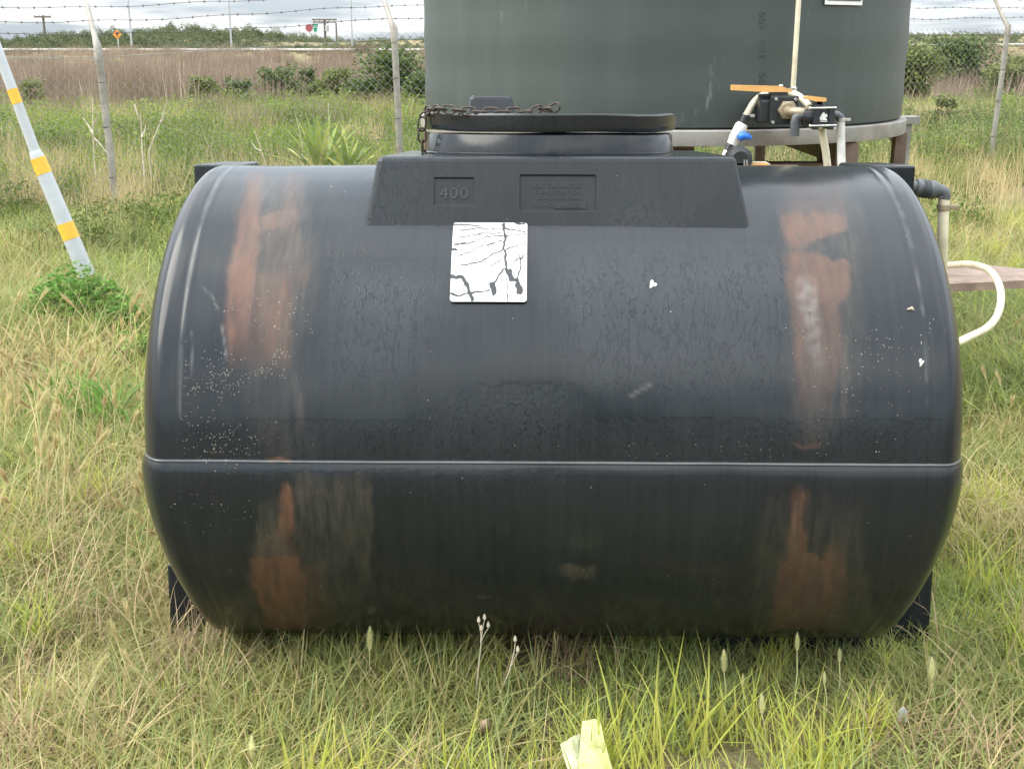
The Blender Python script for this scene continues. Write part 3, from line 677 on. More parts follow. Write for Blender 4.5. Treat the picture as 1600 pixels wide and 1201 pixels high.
    rust *= 1 - low * (0.32 * (1 - vs_) + 0.05); rust *= 1 - 0.3 * (1 - low) * (1 - sstep(.2, .55, fnoise(px / 16, py / 70, 72, 3)))
    mx(grime, 0.35 * front * sstep(0.0, -0.9, t) * sstep(0.35, 0.6, fnoise(xx * 3, t * 4, 44, 4)))
    # worn pale crescents down the right strap mark, the moulded edge of the joint
    st = 0.35 + 0.35 * np.sin(py / 3.9 + px / 9 + 5 * fnoise(px / 9, py / 13, 38, 2)) * fnoise(px / 5, py / 5, 39, 2)
    mx(pale, blob([(425, 1245, 1266, .0), (440, 1245, 1270, .5), (500, 1254, 1276, .45), (560, 1266, 1284, .3), (590, 1270, 1284, 0)], 4) * st)
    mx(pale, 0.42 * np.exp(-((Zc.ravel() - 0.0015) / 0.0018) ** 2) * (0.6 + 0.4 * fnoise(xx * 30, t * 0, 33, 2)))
    gr = np.exp(-((np.abs(xx) - 0.733) / 0.0028) ** 2) * (t > 0.15)
    mx(pale, 0.16 * gr * sstep(0.35, 0.6, fnoise(xx * 2 + 3, t * 9, 35, 3)))
    for (ax, ay, bx, by, wd, s) in ((985, 619, 1016, 600, 2.8, .16), (318, 448, 333, 466, 1.2, .22), (333, 466, 341, 485, 1.2, .22), (347, 510, 354, 560, 1.4, .25), (1425, 290, 1470, 520, 1.2, 0), (300, 520, 300, 590, 1.2, .2), (655, 262, 690, 258, 1.5, 0.1)):
        dx, dy = bx - ax, by - ay; q = np.clip(((px - ax) * dx + (py - ay) * dy) / (dx * dx + dy * dy), 0, 1)
        d = np.hypot(px - ax - q * dx, py - ay - q * dy); mx(pale, s * np.exp(-(d / wd) ** 2) * front)
    # drops and runs
    mx(runs, blob([(405, 500, 700, .2), (450, 520, 690, .8), (560, 510, 660, .6), (640, 500, 620, 0)], 30))
    mx(runs, blob([(380, 870, 1235, .3), (430, 860, 1240, .9), (560, 890, 1235, .7), (640, 950, 1220, .1)], 30))
    chalk = runs.copy()
    mx(runs, blob([(600, 735, 880, .5), (625, 700, 900, 1), (720, 610, 920, 1)], 26))
    mx(runs, blob([(655, 380, 1470, .4), (690, 380, 1470, .8), (720, 380, 1470, .8)], 10))
    mx(runs, blob([(735, 370, 900, .8), (800, 400, 800, .5), (860, 420, 780, 0)], 20))
    mx(runs, blob([(310, 480, 1180, .1), (360, 480, 1230, .4), (400, 480, 1230, .3)], 20))
    def spot(cx, cy, rx, ry, s): mx(speck, s * np.exp(-((px - cx) / rx) ** 2 - ((py - cy) / ry) ** 2) * front)
    for a in ((345, 590, 30, 26, 1), (310, 605, 14, 10, .9), (420, 580, 26, 8, 1), (442, 555, 12, 12, 1), (360, 480, 16, 8, .5), (350, 690, 40, 30, .7), (292, 640, 8, 60, .5), (450, 490, 40, 30, .25), (1360, 540, 60, 30, .16), (1270, 520, 30, 20, .12), (1440, 530, 30, 25, .14), (1340, 610, 60, 30, .14), (300, 780, 40, 20, .14), (360, 810, 60, 20, .08), (1100, 700, 300, 20, .05)): spot(*a)
    mx(chalk, 0.16 * runs)
    for n_, a_ in (('chalk', chalk), ('rust', rust), ('grime', grime), ('pale', np.clip(pale, 0, 1)), ('runs', runs), ('speck', speck)): fattr(me, n_, a_)
    uvl = me.uv_layers.new(name='UVMap')
    li = np.empty(len(me.loops), np.int32); me.loops.foreach_get('vertex_index', li)
    uv = np.stack([xx, t * TANK_R], 1)[li]; uvl.data.foreach_set('uv', uv.astype(np.float32).ravel())
    link('tank_body', me, tank, M['tank'])
tank_body()

def hull8(front, back, bev):
    """solid from 4 front and 4 back corners (tl, tr, br, bl)"""
    bm = bmesh.new(); vs = [bm.verts.new(p) for p in front + back]
    for f in ((0, 1, 2, 3), (7, 6, 5, 4), (0, 4, 5, 1), (1, 5, 6, 2), (2, 6, 7, 3), (3, 7, 4, 0)): bm.faces.new([vs[i] for i in f])
    bmesh.ops.recalc_face_normals(bm, faces=bm.faces)
    bmesh.ops.bevel(bm, geom=bm.edges[:], offset=bev, segments=3, profile=0.5, affect='EDGES')
    return bm
def bm_mesh(name, bm, smooth=False):
    me = bpy.data.meshes.new(name); bm.to_mesh(me); bm.free()
    if smooth: me.polygons.foreach_set('use_smooth', [True] * len(me.polygons))
    return me
YF = -0.338
FA, FB = L(870, 352, YF), L(870, 244, YF + 0.030)      # bottom and top of the sloping front face
FDIR = (FB - FA).normalized(); FSL = math.atan2(FB.y - FA.y, FB.z - FA.z)
FNRM = Vector((0, -FDIR.z, FDIR.y))
def LF(px, py):
    a = TI @ Vector((0, 0, HC)); d = TI.to_3x3() @ ray(px, py)
    return a + d * ((FA - a).dot(FNRM) / d.dot(FNRM))
tl, tr, br, bl = LF(590, 244), LF(1150, 244), LF(1172, 352), LF(568, 352)
bl = bl + (bl - tl) * 0.5; br = br + (br - tr) * 0.5
def bk(p): return Vector((p.x, -p.y * 0.98, p.z))
ped = bm_mesh('manway_block', hull8([tl, tr, br, bl], [bk(tl), bk(tr), bk(br), bk(bl)], 0.011))
ped_o = bpy.data.objects.new('manway_block', ped); C.objects.link(ped_o)
cut = MB()
def panel_box(x0, y0, x1, y1, depth):
    a, b = LF(x0, y0), LF(x1, y1); c = (a + b) / 2
    cut.box(c, (b.x - a.x, depth * 2, (a - b).dot(FDIR)), 0.0035, Matrix.Rotation(-FSL, 3, 'X'))
    return a, b
pa, pb = panel_box(678, 277, 741, 322, 0.0045)
qa, qb = panel_box(812, 273, 931, 331, 0.0045)
cut_o = cut.build('cutter', M['tank_plain'])
bo = ped_o.modifiers.new('cut', 'BOOLEAN'); bo.operation = 'DIFFERENCE'; bo.object = cut_o; bo.solver = 'EXACT'
dg = bpy.context.evaluated_depsgraph_get()
me = bpy.data.meshes.new_from_object(ped_o.evaluated_get(dg)); me.name = 'manway_block'
bpy.data.objects.remove(ped_o); bpy.data.objects.remove(cut_o)
me.materials.clear()
link('manway_block', me, tank, M['tank_plain'])

def text_mesh(name, body, width, center, rot, parent, mat, extrude=0.0016, bevel=0.0, height=None):
    cu = bpy.data.curves.new(name, 'FONT'); cu.body = body; cu.align_x = 'CENTER'; cu.align_y = 'CENTER'
    cu.size = 1.0; cu.resolution_u = 3; cu.space_character = 1.12
    o = bpy.data.objects.new(name, cu); C.objects.link(o)
    d = bpy.context.evaluated_depsgraph_get(); me = bpy.data.meshes.new_from_object(o.evaluated_get(d))
    bpy.data.objects.remove(o)
    co = np.array([v.co[:] for v in me.vertices]); w = np.ptp(co[:, 0]); h = np.ptp(co[:, 1])
    mid = (co.max(0) + co.min(0)) / 2; sx = width / w; sy = sx if height is None else height / h
    bm = bmesh.new(); bm.from_mesh(me)
    for v in bm.verts: v.co = Vector(((v.co.x - mid[0]) * sx, (v.co.y - mid[1]) * sy, 0))
    ex = bmesh.ops.extrude_face_region(bm, geom=bm.faces[:])
    for g in ex['geom']:
        if isinstance(g, bmesh.types.BMVert): g.co.z += extrude
    bmesh.ops.recalc_face_normals(bm, faces=bm.faces)
    bm.to_mesh(me); bm.free(); me.materials.clear(); me.name = name
    o = link(name, me, parent, mat); o.location = center; o.rotation_euler = rot
    return o
RF = (PI / 2 - FSL, 0, 0)
def face_pt(px, py, d=0.0047): return LF(px, py) - FNRM * d
def pxw(a): return a * 2.46 / FPX
text_mesh('lettering', '400', pxw(44), face_pt(709, 302), RF, tank, M['raised_letter'], 0.004, height=pxw(17))
for body, cx, cy, w_ in (('POLY CAL PLASTICS', 871, 289.5, 78), ('FRENCH CAMP, CA', 871, 299.5, 68), ('(209) 982-4904', 871, 309.5, 64), ('SER NO.', 850, 320, 32)):
    text_mesh('lettering', body, pxw(w_), face_pt(cx, cy), RF, tank, M['raised_letter'], 0.0028, height=pxw(6.8))
m = MB(); a = face_pt(866, 315.5); b = face_pt(916, 327)
m.box((a + b) / 2, (b.x - a.x, 0.004, a.z - b.z), 0.0012, Matrix.Rotation(-FSL, 3, 'X')); m.build('serial_plate', M['tank_plain'], tank)
text_mesh('lettering', '40122', pxw(32), face_pt(891, 321.5, 0.0016), RF, tank, M['moulded_letter'], 0.001, height=pxw(5))

# neck and lid
def wavy(o, amp, zmin=-9, ph=0.0):
    for v in o.data.vertices:
        a = math.atan2(v.co.y, v.co.x)
        if v.co.z > zmin: v.co.z += amp * (math.sin(2 * a + ph) + 0.7 * math.sin(5 * a + 1 + ph) + 0.4 * math.sin(9 * a))
NR = 0.2835
zb, zt = L(863, 244, -NR).z, L(863, 209, -NR).z
m = MB(); m.lathe([(NR + .006, zb - .02), (NR + .006, zb + .004), (NR + .002, zb + .006), (NR - .003, zt - .004), (NR - .006, zt), (NR - .03, zt), (NR - .03, zb)], 96)
o = m.build('manway_neck', M['tank_plain'], tank); wavy(o, 0.0008, zb + 0.02)
z1, z2 = L(863, 206.5, -0.288).z, L(863, 177, -0.288).z
LR = 0.289
m = MB(); m.lathe([(NR - .035, z1 + .004), (LR - .012, z1 + .002), (LR - .004, z1), (LR - .001, z1 + .004), (LR, z1 + .012), (LR + .002, z2 - .004), (LR - .001, z2), (LR - .012, z2 + .001), (LR - .022, z2 - .006), (.12, z2 - .003), (0.0, z2 - .002)], 110)
lid = m.build('lid', M['tank_plain'], tank); wavy(lid, 0.0009, -9, 0.8)
for v in lid.data.vertices: v.co.z += 0.004 * sstep(-0.20, -0.289, v.co.x) + 0.003 * sstep(0.22, 0.289, v.co.x)
c = L(767, 150, 0.05); d = L(767, 178, 0.05)
bm = hull8([Vector((L(735, 150, 0).x, 0.0, c.z)), Vector((L(799, 150, 0).x, 0.0, c.z)), Vector((L(805, 176, 0).x, -0.012, z2 - .008)), Vector((L(729, 176, 0).x, -0.012, z2 - .008))],
           [Vector((L(735, 150, 0).x, 0.09, c.z)), Vector((L(799, 150, 0).x, 0.09, c.z)), Vector((L(805, 176, 0).x, 0.10, z2 - .008)), Vector((L(729, 176, 0).x, 0.10, z2 - .008))], 0.009)
link('lid_handle', bm_mesh('lid_handle', bm, False), tank, M['tank_plain'])
# end blocks: feet below, lugs above
for sx in (-1, 1):
    xo = 0.908 if sx < 0 else 0.912
    f = [Vector((sx * a, -0.16, z)) for a, z in ((0.60, -0.37), (xo - 0.002, -0.37), (xo, -0.575), (0.35, -0.575))]
    bfc = [p + Vector((0, 0.40, 0)) for p in f]
    link('foot', bm_mesh('foot', hull8(f, bfc, 0.006)), tank, M['tank_plain'])
    zt_ = L(302, 257, 0.12).z; xo = abs(L(302, 257, 0.12).x) if sx < 0 else abs(L(1431, 264, 0.12).x)
    f = [Vector((sx * a, 0.12, z)) for a, z in ((0.775, zt_), (xo, zt_), (xo, zt_ - 0.15), (0.70, zt_ - 0.15))]
    link('lug', bm_mesh('lug', hull8(f, [p + Vector((0, 0.28, 0)) for p in f], 0.006)), tank, M['tank_plain'])

# the white sticker, curved on the tank, with its cracks
def sticker():
    n = 130
    a, b = L(709, 352, -0.49), L(824, 474, -0.49)
    def th(px, py):                       # angle on the tank under a pixel
        p0 = TI @ Vector((0, 0, HC)); d = TI.to_3x3() @ ray(px, py)
        A_ = d.y ** 2 + d.z ** 2; B_ = p0.y * d.y + p0.z * d.z; C_ = p0.y ** 2 + p0.z ** 2 - TANK_R ** 2
        q = p0 + d * ((-B_ - math.sqrt(B_ * B_ - A_ * C_)) / A_); return q.x, math.atan2(q.z, -q.y)
    (x0, t0), (x1, t1) = th(709, 352), th(823, 474)
    u, w = np.meshgrid(np.linspace(0, 1, n), np.linspace(0, 1, n))
    X = x0 + (x1 - x0) * u; T = t0 + (t1 - t0) * w; Rr = TANK_R + 0.0075
    v = np.stack([X.ravel(), (-Rr * np.cos(T)).ravel(), (Rr * np.sin(T)).ravel()], 1)
    U, V_ = u.ravel() + (fnoise(u.ravel() * 14, w.ravel() * 14, 61, 3) - .5) * .05, w.ravel() + (fnoise(u.ravel() * 14, w.ravel() * 14, 62, 3) - .5) * .05
    lines = [([(.68, .02), (.70, .2), (.70, .35), (.73, .62), (.79, .74), (.88, .76), (.9, .88)], .014), ([(.0, .72), (.14, .72), (.22, .82), (.30, .98)], .02), ([(.70, .62), (.62, .73), (.54, .84)], .009),
             ([(.54, .82), (.56, .88)], .034), ([(.88, .80), (.91, .88)], .036), ([(.76, .66), (.80, .74)], .03), ([(.0, .91), (.14, .93), (.3, .90), (.5, .88)], .010),
             ([(.74, .76), (.75, 1.0)], .006), ([(.9, .45), (.93, .6), (.86, .76)], .007), ([(.0, .04), (.2, .03), (.35, .06)], .010), ([(.02, .13), (.3, .09), (.62, .09), (.98, .12)], .006),
             ([(.05, .22), (.35, .17), (.66, .16)], .006), ([(.04, .32), (.25, .28), (.45, .21), (.7, .20), (.98, .16)], .007), ([(.02, .5), (.2, .42), (.5, .30), (.72, .26)], .006),
             ([(.12, .58), (.4, .54), (.55, .44), (.7, .37)], .007), ([(.25, .36), (.5, .27)], .005), ([(.7, .40), (.85, .33), (.98, .29)], .006), ([(.52, .6), (.66, .5)], .005), ([(.0, .38), (.06, .37)], .012), ([(.84, .0), (.9, .03), (.97, .02)], .014), ([(.78, .58), (.9, .5), (.98, .44)], .005)]
    best = np.full(len(U), 9.0)
    for pl, wd in lines:
        for (ax, ay), (bx, by) in zip(pl, pl[1:]):
            dx, dy = bx - ax, by - ay; q = np.clip(((U - ax) * dx + (V_ - ay) * dy) / (dx * dx + dy * dy), 0, 1)
            best = np.minimum(best, np.hypot(U - ax - q * dx, V_ - ay - q * dy) / wd)
    crack = np.clip(1.12 - best * 0.53, 0, 1)
    i = np.arange(n - 1)[:, None] * n + np.arange(n - 1)[None, :]
    f = np.stack([i, i + n, i + n + 1, i + 1], -1).reshape(-1, 4)
    # round the corners
    cu, cv = u.ravel(), w.ravel(); rr = 0.025
    ex = np.maximum(np.abs(cu - .5) - (.5 - rr), 0); ey = np.maximum(np.abs(cv - .5) - (.5 - rr), 0)
    keep = np.hypot(ex, ey) <= rr * 1.02
    f = f[keep[f].all(1)]
    me = from_np('sticker', v, f, True); fattr(me, 'crack', crack)
    link('sticker', me, tank, M['sticker'])
sticker()
# bird dropping and husk stuck on the plastic
def stain_on_tank(name, px, py, w, h, mat):
    p0 = TI @ Vector((0, 0, HC)); d = TI.to_3x3() @ ray(px, py)
    A_ = d.y ** 2 + d.z ** 2; B_ = p0.y * d.y + p0.z * d.z; C_ = p0.y ** 2 + p0.z ** 2 - (TANK_R + .003) ** 2
    q = p0 + d * ((-B_ - math.sqrt(B_ * B_ - A_ * C_)) / A_); th = math.atan2(q.z, -q.y)
    nrm = Vector((0, -math.cos(th), math.sin(th))); upv = Vector((0, math.sin(th), math.cos(th)))
    vs = [q + nrm * 0.004]; k = 14
    for i in range(k):
        a = 2 * PI * i / k; r = 0.75 + 0.3 * math.sin(3 * a + px) + 0.15 * math.sin(5 * a)
        vs.append(q + Vector((1, 0, 0)) * math.cos(a) * w * r + upv * math.sin(a) * h * r)
    for i in range(k): vs.append(vs[1 + i] - nrm * 0.004)
    m = MB(); m.add(vs, [[0, 1 + i, 1 + (i + 1) % k] for i in range(k)] + [[1 + i, 1 + k + i, 1 + k + (i + 1) % k, 1 + (i + 1) % k] for i in range(k)], True)
    m.build(name, mat, tank)
stain_on_tank('white_spot', 1020, 444, 0.009, 0.010, M['white_print'])
stain_on_tank('white_spot', 1440, 566, 0.005, 0.009, M['white_print'])
stain_on_tank('husk', 1424, 482, 0.008, 0.004, M['dry_stalk'])

# ------------------------------------------------------------------ chain on the lid
ch = empty('chain', TM @ Vector((-0.29, -0.05, z1)), 'rusty chain hanging over the left rim of the black tank lid', 'chain')
def link_shape(Ln, Wd, r):
    m = MB(); pts = []; h = (Ln - Wd) / 2
    for i in range(9): a = -PI / 2 + PI * i / 8; pts.append((h + Wd / 2 * math.cos(a), Wd / 2 * math.sin(a), 0))
    for i in range(9): a = PI / 2 + PI * i / 8; pts.append((-h + Wd / 2 * math.cos(a), Wd / 2 * math.sin(a), 0))
    pts.append(pts[0]); m.tube(pts, r, 7, False, (0, 0, 1)); return m
lk_mesh = link_shape(0.031, 0.0168, 0.0023).build('link', M['chain']).data
bpy.data.objects.remove(bpy.data.objects['link'])
path = [L(667, 244, -0.10), L(660, 232, -0.10), L(659, 196, -0.10), L(661, 182, -0.10), L(668, 172, -0.13), L(690, 170, -0.2), L(730, 174, -0.23), L(790, 175.5, -0.24), L(835, 173, -0.23), L(845, 169, -0.22), L(866, 169, -0.20), L(858, 173, -0.19), L(842, 171, -0.18)]
path = [TM @ p for p in path]
acc, seg = 0.0, []
for a, b in zip(path, path[1:]):
    n = max(1, int((b - a).length / 0.001))
    for i in range(n): seg.append(a + (b - a) * i / n)
k, last = 0, None
for i, p in enumerate(seg):
    if last is None or (p - last).length >= 0.0235:
        q = seg[min(i + 12, len(seg) - 1)]; dr = (q - p)
        if dr.length < 1e-4: continue
        rot = dr.to_track_quat('X', 'Z') @ Euler((PI / 2 * (k % 2) + random.uniform(-.3, .3), 0, 0)).to_quaternion()
        o = link('link', lk_mesh, ch); o.location = p - ch.location; o.rotation_euler = rot.to_euler(); last = p; k += 1

# ------------------------------------------------------------------ green tank and its stand
GXc, GYc, GR = 0.675, 5.6, 1.07
zr = P(1280, 201, GYc - 1.03).z          # top of the ring
gt = empty('green_tank', (GXc, GYc, zr), 'large scuffed green plastic tank standing on a steel frame', 'tank')
m = MB(); prof = [(0.0, 0.0), (GR - .012, 0.0), (GR - .003, .006), (GR, .03)]
for k in range(1, 30): prof.append((GR + 0.002 * math.sin(k * 1.7), .05 + 1.75 * k / 29))
prof += [(GR - .02, 1.87), (GR - .12, 1.95), (GR * .6, 2.1), (0.28, 2.2), (0.28, 2.26), (0, 2.27)]
m.lathe(prof, 120)
body = m.build('tank_body', M['green_tank'], gt)
def gp(px, py, out=0.0):                 # place on the green tank under a pixel
    o = Vector((0, 0, HC)); d = ray(px, py); ox, oy = o.x - GXc, o.y - GYc; r = GR + out
    a = d.x ** 2 + d.y ** 2; b = ox * d.x + oy * d.y; c = ox * ox + oy * oy - r * r
    return o + d * ((-b - math.sqrt(max(b * b - a * c, 0))) / a)
def on_green(px, py, out=0.0): 
    p = gp(px, py, out); return p - gt.location, math.atan2(p.x - GXc, -(p.y - GYc))
for body_, py in (('400', 33), ('350', 77), ('300', 127)):
    p, a = on_green(1191, py, 0.0005)
    o = text_mesh('gallon_mark', body_, 0.065, p, (PI / 2, 0, a), gt, M['green_tank'], 0.0016, height=0.024)
    o.rotation_euler = (Matrix.Rotation(a, 3, 'Z') @ Matrix.Rotation(PI / 2, 3, 'X') @ Matrix.Rotation(PI / 2, 3, 'Z')).to_euler()
p, a = on_green(1320, -18, 0.003)
fr = MB(); fr.box((0, 0, 0), (0.20, 0.004, 0.12), 0.001); pl = fr.build('notice_plate', M['white_print'], gt); pl.location = p; pl.rotation_euler = (0, 0, a)
fr = MB(); fr.box((0, -0.003, 0.004), (0.18, 0.003, 0.098)); fr.build('notice_panel', M['dark_print'], pl)

stn = empty('tank_stand', (GXc, GYc, 0), 'weathered steel frame stand under the green tank', 'stand')
def sl(p): return Vector(p) - Vector((GXc, GYc, 0))
RH = 0.062
m = MB(); m.lathe([(GR - .06, zr - RH), (GR + .022, zr - RH), (GR + .024, zr - RH + .004), (GR + .024, zr - .007), (GR + .02, zr - .003), (GR - .06, zr - .003)], 110); m.build('ring', M['stand'], stn)
m = MB(); m.lathe([(0.0, zr - .012), (GR - .062, zr - .012), (GR - .062, zr - .03), (0, zr - .03)], 64); m.build('deck', M['stand'], stn)
for a in (-0.62, 0.0, 0.62):
    m = MB(); m.box((a * 1.05, 0, zr - RH - 0.047), (0.09, 1.7, 0.085), 0.004); m.build('beam', M['stand_rust'], stn)
m = MB(); m.box((0.0, -0.72, zr - RH - 0.142), (1.32, 0.08, 0.10), 0.004); m.build('beam', M['stand_rust'], stn)
for x, y, w in ((1.035, -0.28, .052), (-1.035, -0.28, .052), (1.385, 0.75, .06), (0.66, 0.88, .05), (-0.66, 0.88, .05), (-.66, -.75, .052), (0.62, -0.62, .05)):
    top = zr - RH - 0.002 if abs(x) < 1.2 else zr - 0.095
    z0 = float(gz(x + GXc, y + GYc)) - 0.05
    m = MB(); m.box((x, y, (top + z0) / 2), (w, w, top - z0), 0.003); m.build('leg', M['stand_rust'] if abs(x) < 1.2 else M['stand'], stn)
for sx in (1,):
    m = MB(); m.box((sx * 1.25, 0.75, zr - 0.075), (0.40, 0.09, 0.04), 0.003); m.build('bracket', M['stand'], stn)
    m = MB(); m.prism([(sx * 1.352, 0.74, zr - .097), (sx * 1.25, 0.74, zr - .097), (sx * 1.352, 0.74, zr - .22)], (0, 0.02, 0)); m.build('gusset', M['stand_rust'], stn)

# ------------------------------------------------------------------ valves, hoses and pump in front of the green tank
VY = 4.40
def q(px, py, y=VY): return P(px, py, y)
def pl_(n): return n * VY * 1.0 / FPX
def vthing(name, px, py, y, label, cat, group=None): return empty(name, q(px, py, y), label, cat, group)
def box_px(m, x0, y0, x1, y1, ya, yb, bev=0.003):
    a, b = q(x0, y0, ya), q(x1, y1, ya); m.box(((a.x + b.x) / 2, (ya + yb) / 2, (a.z + b.z) / 2), (b.x - a.x, yb - ya, a.z - b.z), bev)
AX = Matrix.Rotation(PI / 2, 4, 'X')
def disc(m, px, py, y, r, depth, n=16, rot=None):
    p = q(px, py, y); Mx = Matrix.Translation(p) @ (rot or Matrix.Rotation(PI / 2, 4, 'X'))
    m.lathe([(r * .92, 0), (r, depth * .1), (r, depth * .9), (r * .92, depth)], n, Mx)
V1 = vthing('large_ball_valve', 1215, 190, VY, 'big black ball valve with a long ochre lever on the green tank', 'valve', 'ball valves')
O = V1.location
m = MB(O); box_px(m, 1189, 156, 1226, 192, VY - .01, VY + .10, .008); m.lathe([(.028, 0), (.03, .005), (.03, .13), (.028, .14)], 20, Matrix.Translation(q(1208, 173, VY + .10)) @ Matrix.Rotation(-PI / 2, 4, 'X')); m.build('valve_body', M['valve_black'], V1)
m = MB(O); box_px(m, 1205, 150, 1246, 195, VY - .035, VY - .012, .006); m.build('front_flange', M['valve_black'], V1)
m = MB(O); box_px(m, 1186, 147, 1204, 193, VY + .06, VY + .085, .006); m.build('rear_flange', M['valve_black'], V1)
for x, y in ((1212.5, 155), (1243, 155.5), (1207.5, 191), (1241, 190)):
    m = MB(O); disc(m, x, y, VY - .034, .0062, .008, 6); m.tube([q(x, y, VY - .03), q(x, y, VY + .08)], .004, 6); m.build('bolt', M['steel'], V1)
m = MB(O); disc(m, 1230, 172, VY - .035, .035, .018, 6); disc(m, 1230, 172, VY - .050, .027, .014, 20); m.build('hex_nut', M['brass'], V1)
m = MB(O); m.tube([q(1230, 173, VY - .05), q(1236, 174, VY - .10), q(1250, 175, VY - .13), q(1258, 176, VY - .13)], .0165, 14); m.build('nipple', M['brass'], V1)
m = MB(O); box_px(m, 1206, 143, 1231, 151, VY - .01, VY + .05, .002); m.build('stem_housing', M['valve_black'], V1)
m = MB(O); a = [q(1143, 133, VY), q(1220, 135, VY), q(1236, 140, VY), q(1236, 144, VY), q(1195, 144, VY), q(1143, 141, VY)]; m.prism([p + Vector((0, -.012, 0)) for p in a], (0, .034, 0)); m.build('lever', M['handle'], V1)
m = MB(O); m.lathe([(.008, 0), (.009, .004), (.007, .008)], 8, Matrix.Translation(q(1220, 136, VY))); m.build('lever_nut', M['steel'], V1)
V2 = vthing('small_ball_valve', 1284, 200, VY - .13, 'small black ball valve with a short ochre lever and white emblem', 'valve', 'ball valves')
O = V2.location; V2Y = VY - .13
m = MB(O); box_px(m, 1272, 169, 1303, 200, V2Y - .035, V2Y + .035, .008); m.tube([q(1254, 183, V2Y), q(1275, 184, V2Y)], .03, 16); m.build('valve_body', M['valve_black'], V2)
for x0, x1 in ((1273, 1280), (1297, 1303)):
    m = MB(O); box_px(m, x0, 166, x1, 203, V2Y - .044, V2Y + .044, .004); m.build('flange', M['valve_black'], V2)
for y in (169.5, 197):
    m = MB(O); m.tube([q(1264, y, V2Y - .042), q(1307, y - 1, V2Y - .042)], .0038, 8); m.lathe([(.006, 0), (.007, .002), (.006, .007)], 6, Matrix.Translation(q(1264, y, V2Y - .042)) @ Matrix.Rotation(PI / 2, 4, 'Y')); m.build('bolt', M['steel'], V2)
m = MB(O); e = [q(x, y, V2Y - .037) for x, y in ((1281, 188), (1281, 184), (1285, 177), (1288, 175), (1289, 179), (1292, 178), (1293, 182), (1290, 184), (1293, 188))]; m.prism(e, (0, .003, 0)); box_px(m, 1281, 189.2, 1293, 190.3, V2Y - .0375, V2Y - .034, 0); m.build('emblem', M['white_print'], V2)
m = MB(O); box_px(m, 1274, 158, 1286, 167, V2Y - .012, V2Y + .012, .002); m.build('stem', M['valve_black'], V2)
m = MB(O); a = [q(x, y, V2Y) for x, y in ((1256, 152), (1262, 150), (1290, 153), (1290, 158), (1282, 160), (1284, 163), (1275, 163), (1275, 159), (1258, 155))]; m.prism([p + Vector((0, -.012, 0)) for p in a], (0, .03, 0)); m.build('lever', M['handle'], V2)
m = MB(O); m.tube([q(1302, 179, V2Y), q(1309, 180, V2Y), q(1313, 183, V2Y), q(1314, 192, V2Y)], .014, 12); m.build('hose_barb', M['grey_pvc'], V2)
m = MB(O); m.tube([q(1262, 181, V2Y), q(1249, 181, V2Y), q(1244, 184, V2Y), q(1242, 192, V2Y), q(1242, 213, V2Y)], [.017, .0165, .0165, .0165, .0155], 16); m.build('drain_elbow', M['grey_pvc'], V2)

def hose(name, pts, r, label, mat='cream_hose', group='hoses'):
    pts = [Vector(p) for p in pts]; sm = []
    for i in range(len(pts) - 1):                     # Catmull-Rom
        p0, p1, p2, p3 = pts[max(i - 1, 0)], pts[i], pts[i + 1], pts[min(i + 2, len(pts) - 1)]
        for k in range(6):
            t = k / 6; sm.append(0.5 * ((2 * p1) + (p2 - p0) * t + (2 * p0 - 5 * p1 + 4 * p2 - p3) * t * t + (3 * p1 - p0 - 3 * p2 + p3) * t ** 3))
    sm.append(pts[-1])
    r_ = empty(name, pts[-1], label, 'hose', group)
    m = MB(r_.location); m.tube(sm, r, 14); m.build('tube', M[mat], r_); return r_
def clamp(parent, px, py, y, ax, r, tail=True):
    m = MB(parent.location); p = q(px, py, y); d = Vector(ax).normalized(); rot = d.to_track_quat('Z', 'Y').to_matrix().to_4x4()
    m.lathe([(r, -.006), (r + .002, -.005), (r + .002, .005), (r, .006)], 18, Matrix.Translation(p) @ rot)
    if tail: m.box(p + Vector((r + .006, -.004, 0)), (.022, .010, .010), .001)
    m.build('clamp', M['steel'], parent)
h1 = hose('hose', [q(1314, 186, V2Y), q(1314, 215, V2Y), q(1315, 262, V2Y), q(1317, 320, V2Y), Vector((1.20, 4.25, .35)), Vector((1.22, 4.2, .04))], .0145, 'white hose hanging from the right end of the small valve', 'pvc_white')
clamp(h1, 1314, 187, V2Y, (0, 0, 1), .0155)
h2 = hose('hose', [q(1284, 200, V2Y + .05), q(1287, 220, V2Y + .05), q(1291, 245, V2Y + .05), q(1292, 290, V2Y + .05), Vector((1.15, 4.32, .4)), Vector((1.16, 4.3, .04))], .0135, 'cream hose hanging below the small valve just left of the white one')
h3 = hose('hose', [q(1264, 166, VY + .03), q(1250, 152, VY + .07), q(1235, 145, VY + .10), q(1215, 143, VY + .115), q(1195, 148, VY + .11), q(1180, 158, VY + .09), q(1168, 177, VY + .05), q(1164, 184, VY + .03)], .0128, 'cream hose arching over behind the big black valve')
clamp(h3, 1166, 181, VY + .04, (.35, 0, 1), .0138)
V3 = vthing('inline_valve', 1150, 225, VY + .02, 'white inline hose valve with a bright blue handle', 'valve')
O = V3.location; iy = VY + .02
m = MB(O); m.tube([q(1166, 180, iy), q(1160, 194, iy)], .0165, 12); m.build('coupling', M['valve_black'], V3)
m = MB(O); m.tube([q(1160.5, 193, iy), q(1158, 198, iy), q(1148, 216, iy), q(1143, 226, iy)], [.019, .024, .022, .018], 16); m.build('valve_body', M['pvc_white'], V3)
m = MB(O); m.tube([q(1153, 213, iy - .03), q(1157, 214, iy - .035), q(1163, 212, iy - .04), q(1169, 214, iy - .04), q(1174, 217, iy - .04)], [.006, .017, .015, .013, .005], 10); m.tube([q(1150, 213, iy), q(1157, 214, iy - .035)], .008, 8); m.build('handle', M['blue'], V3)
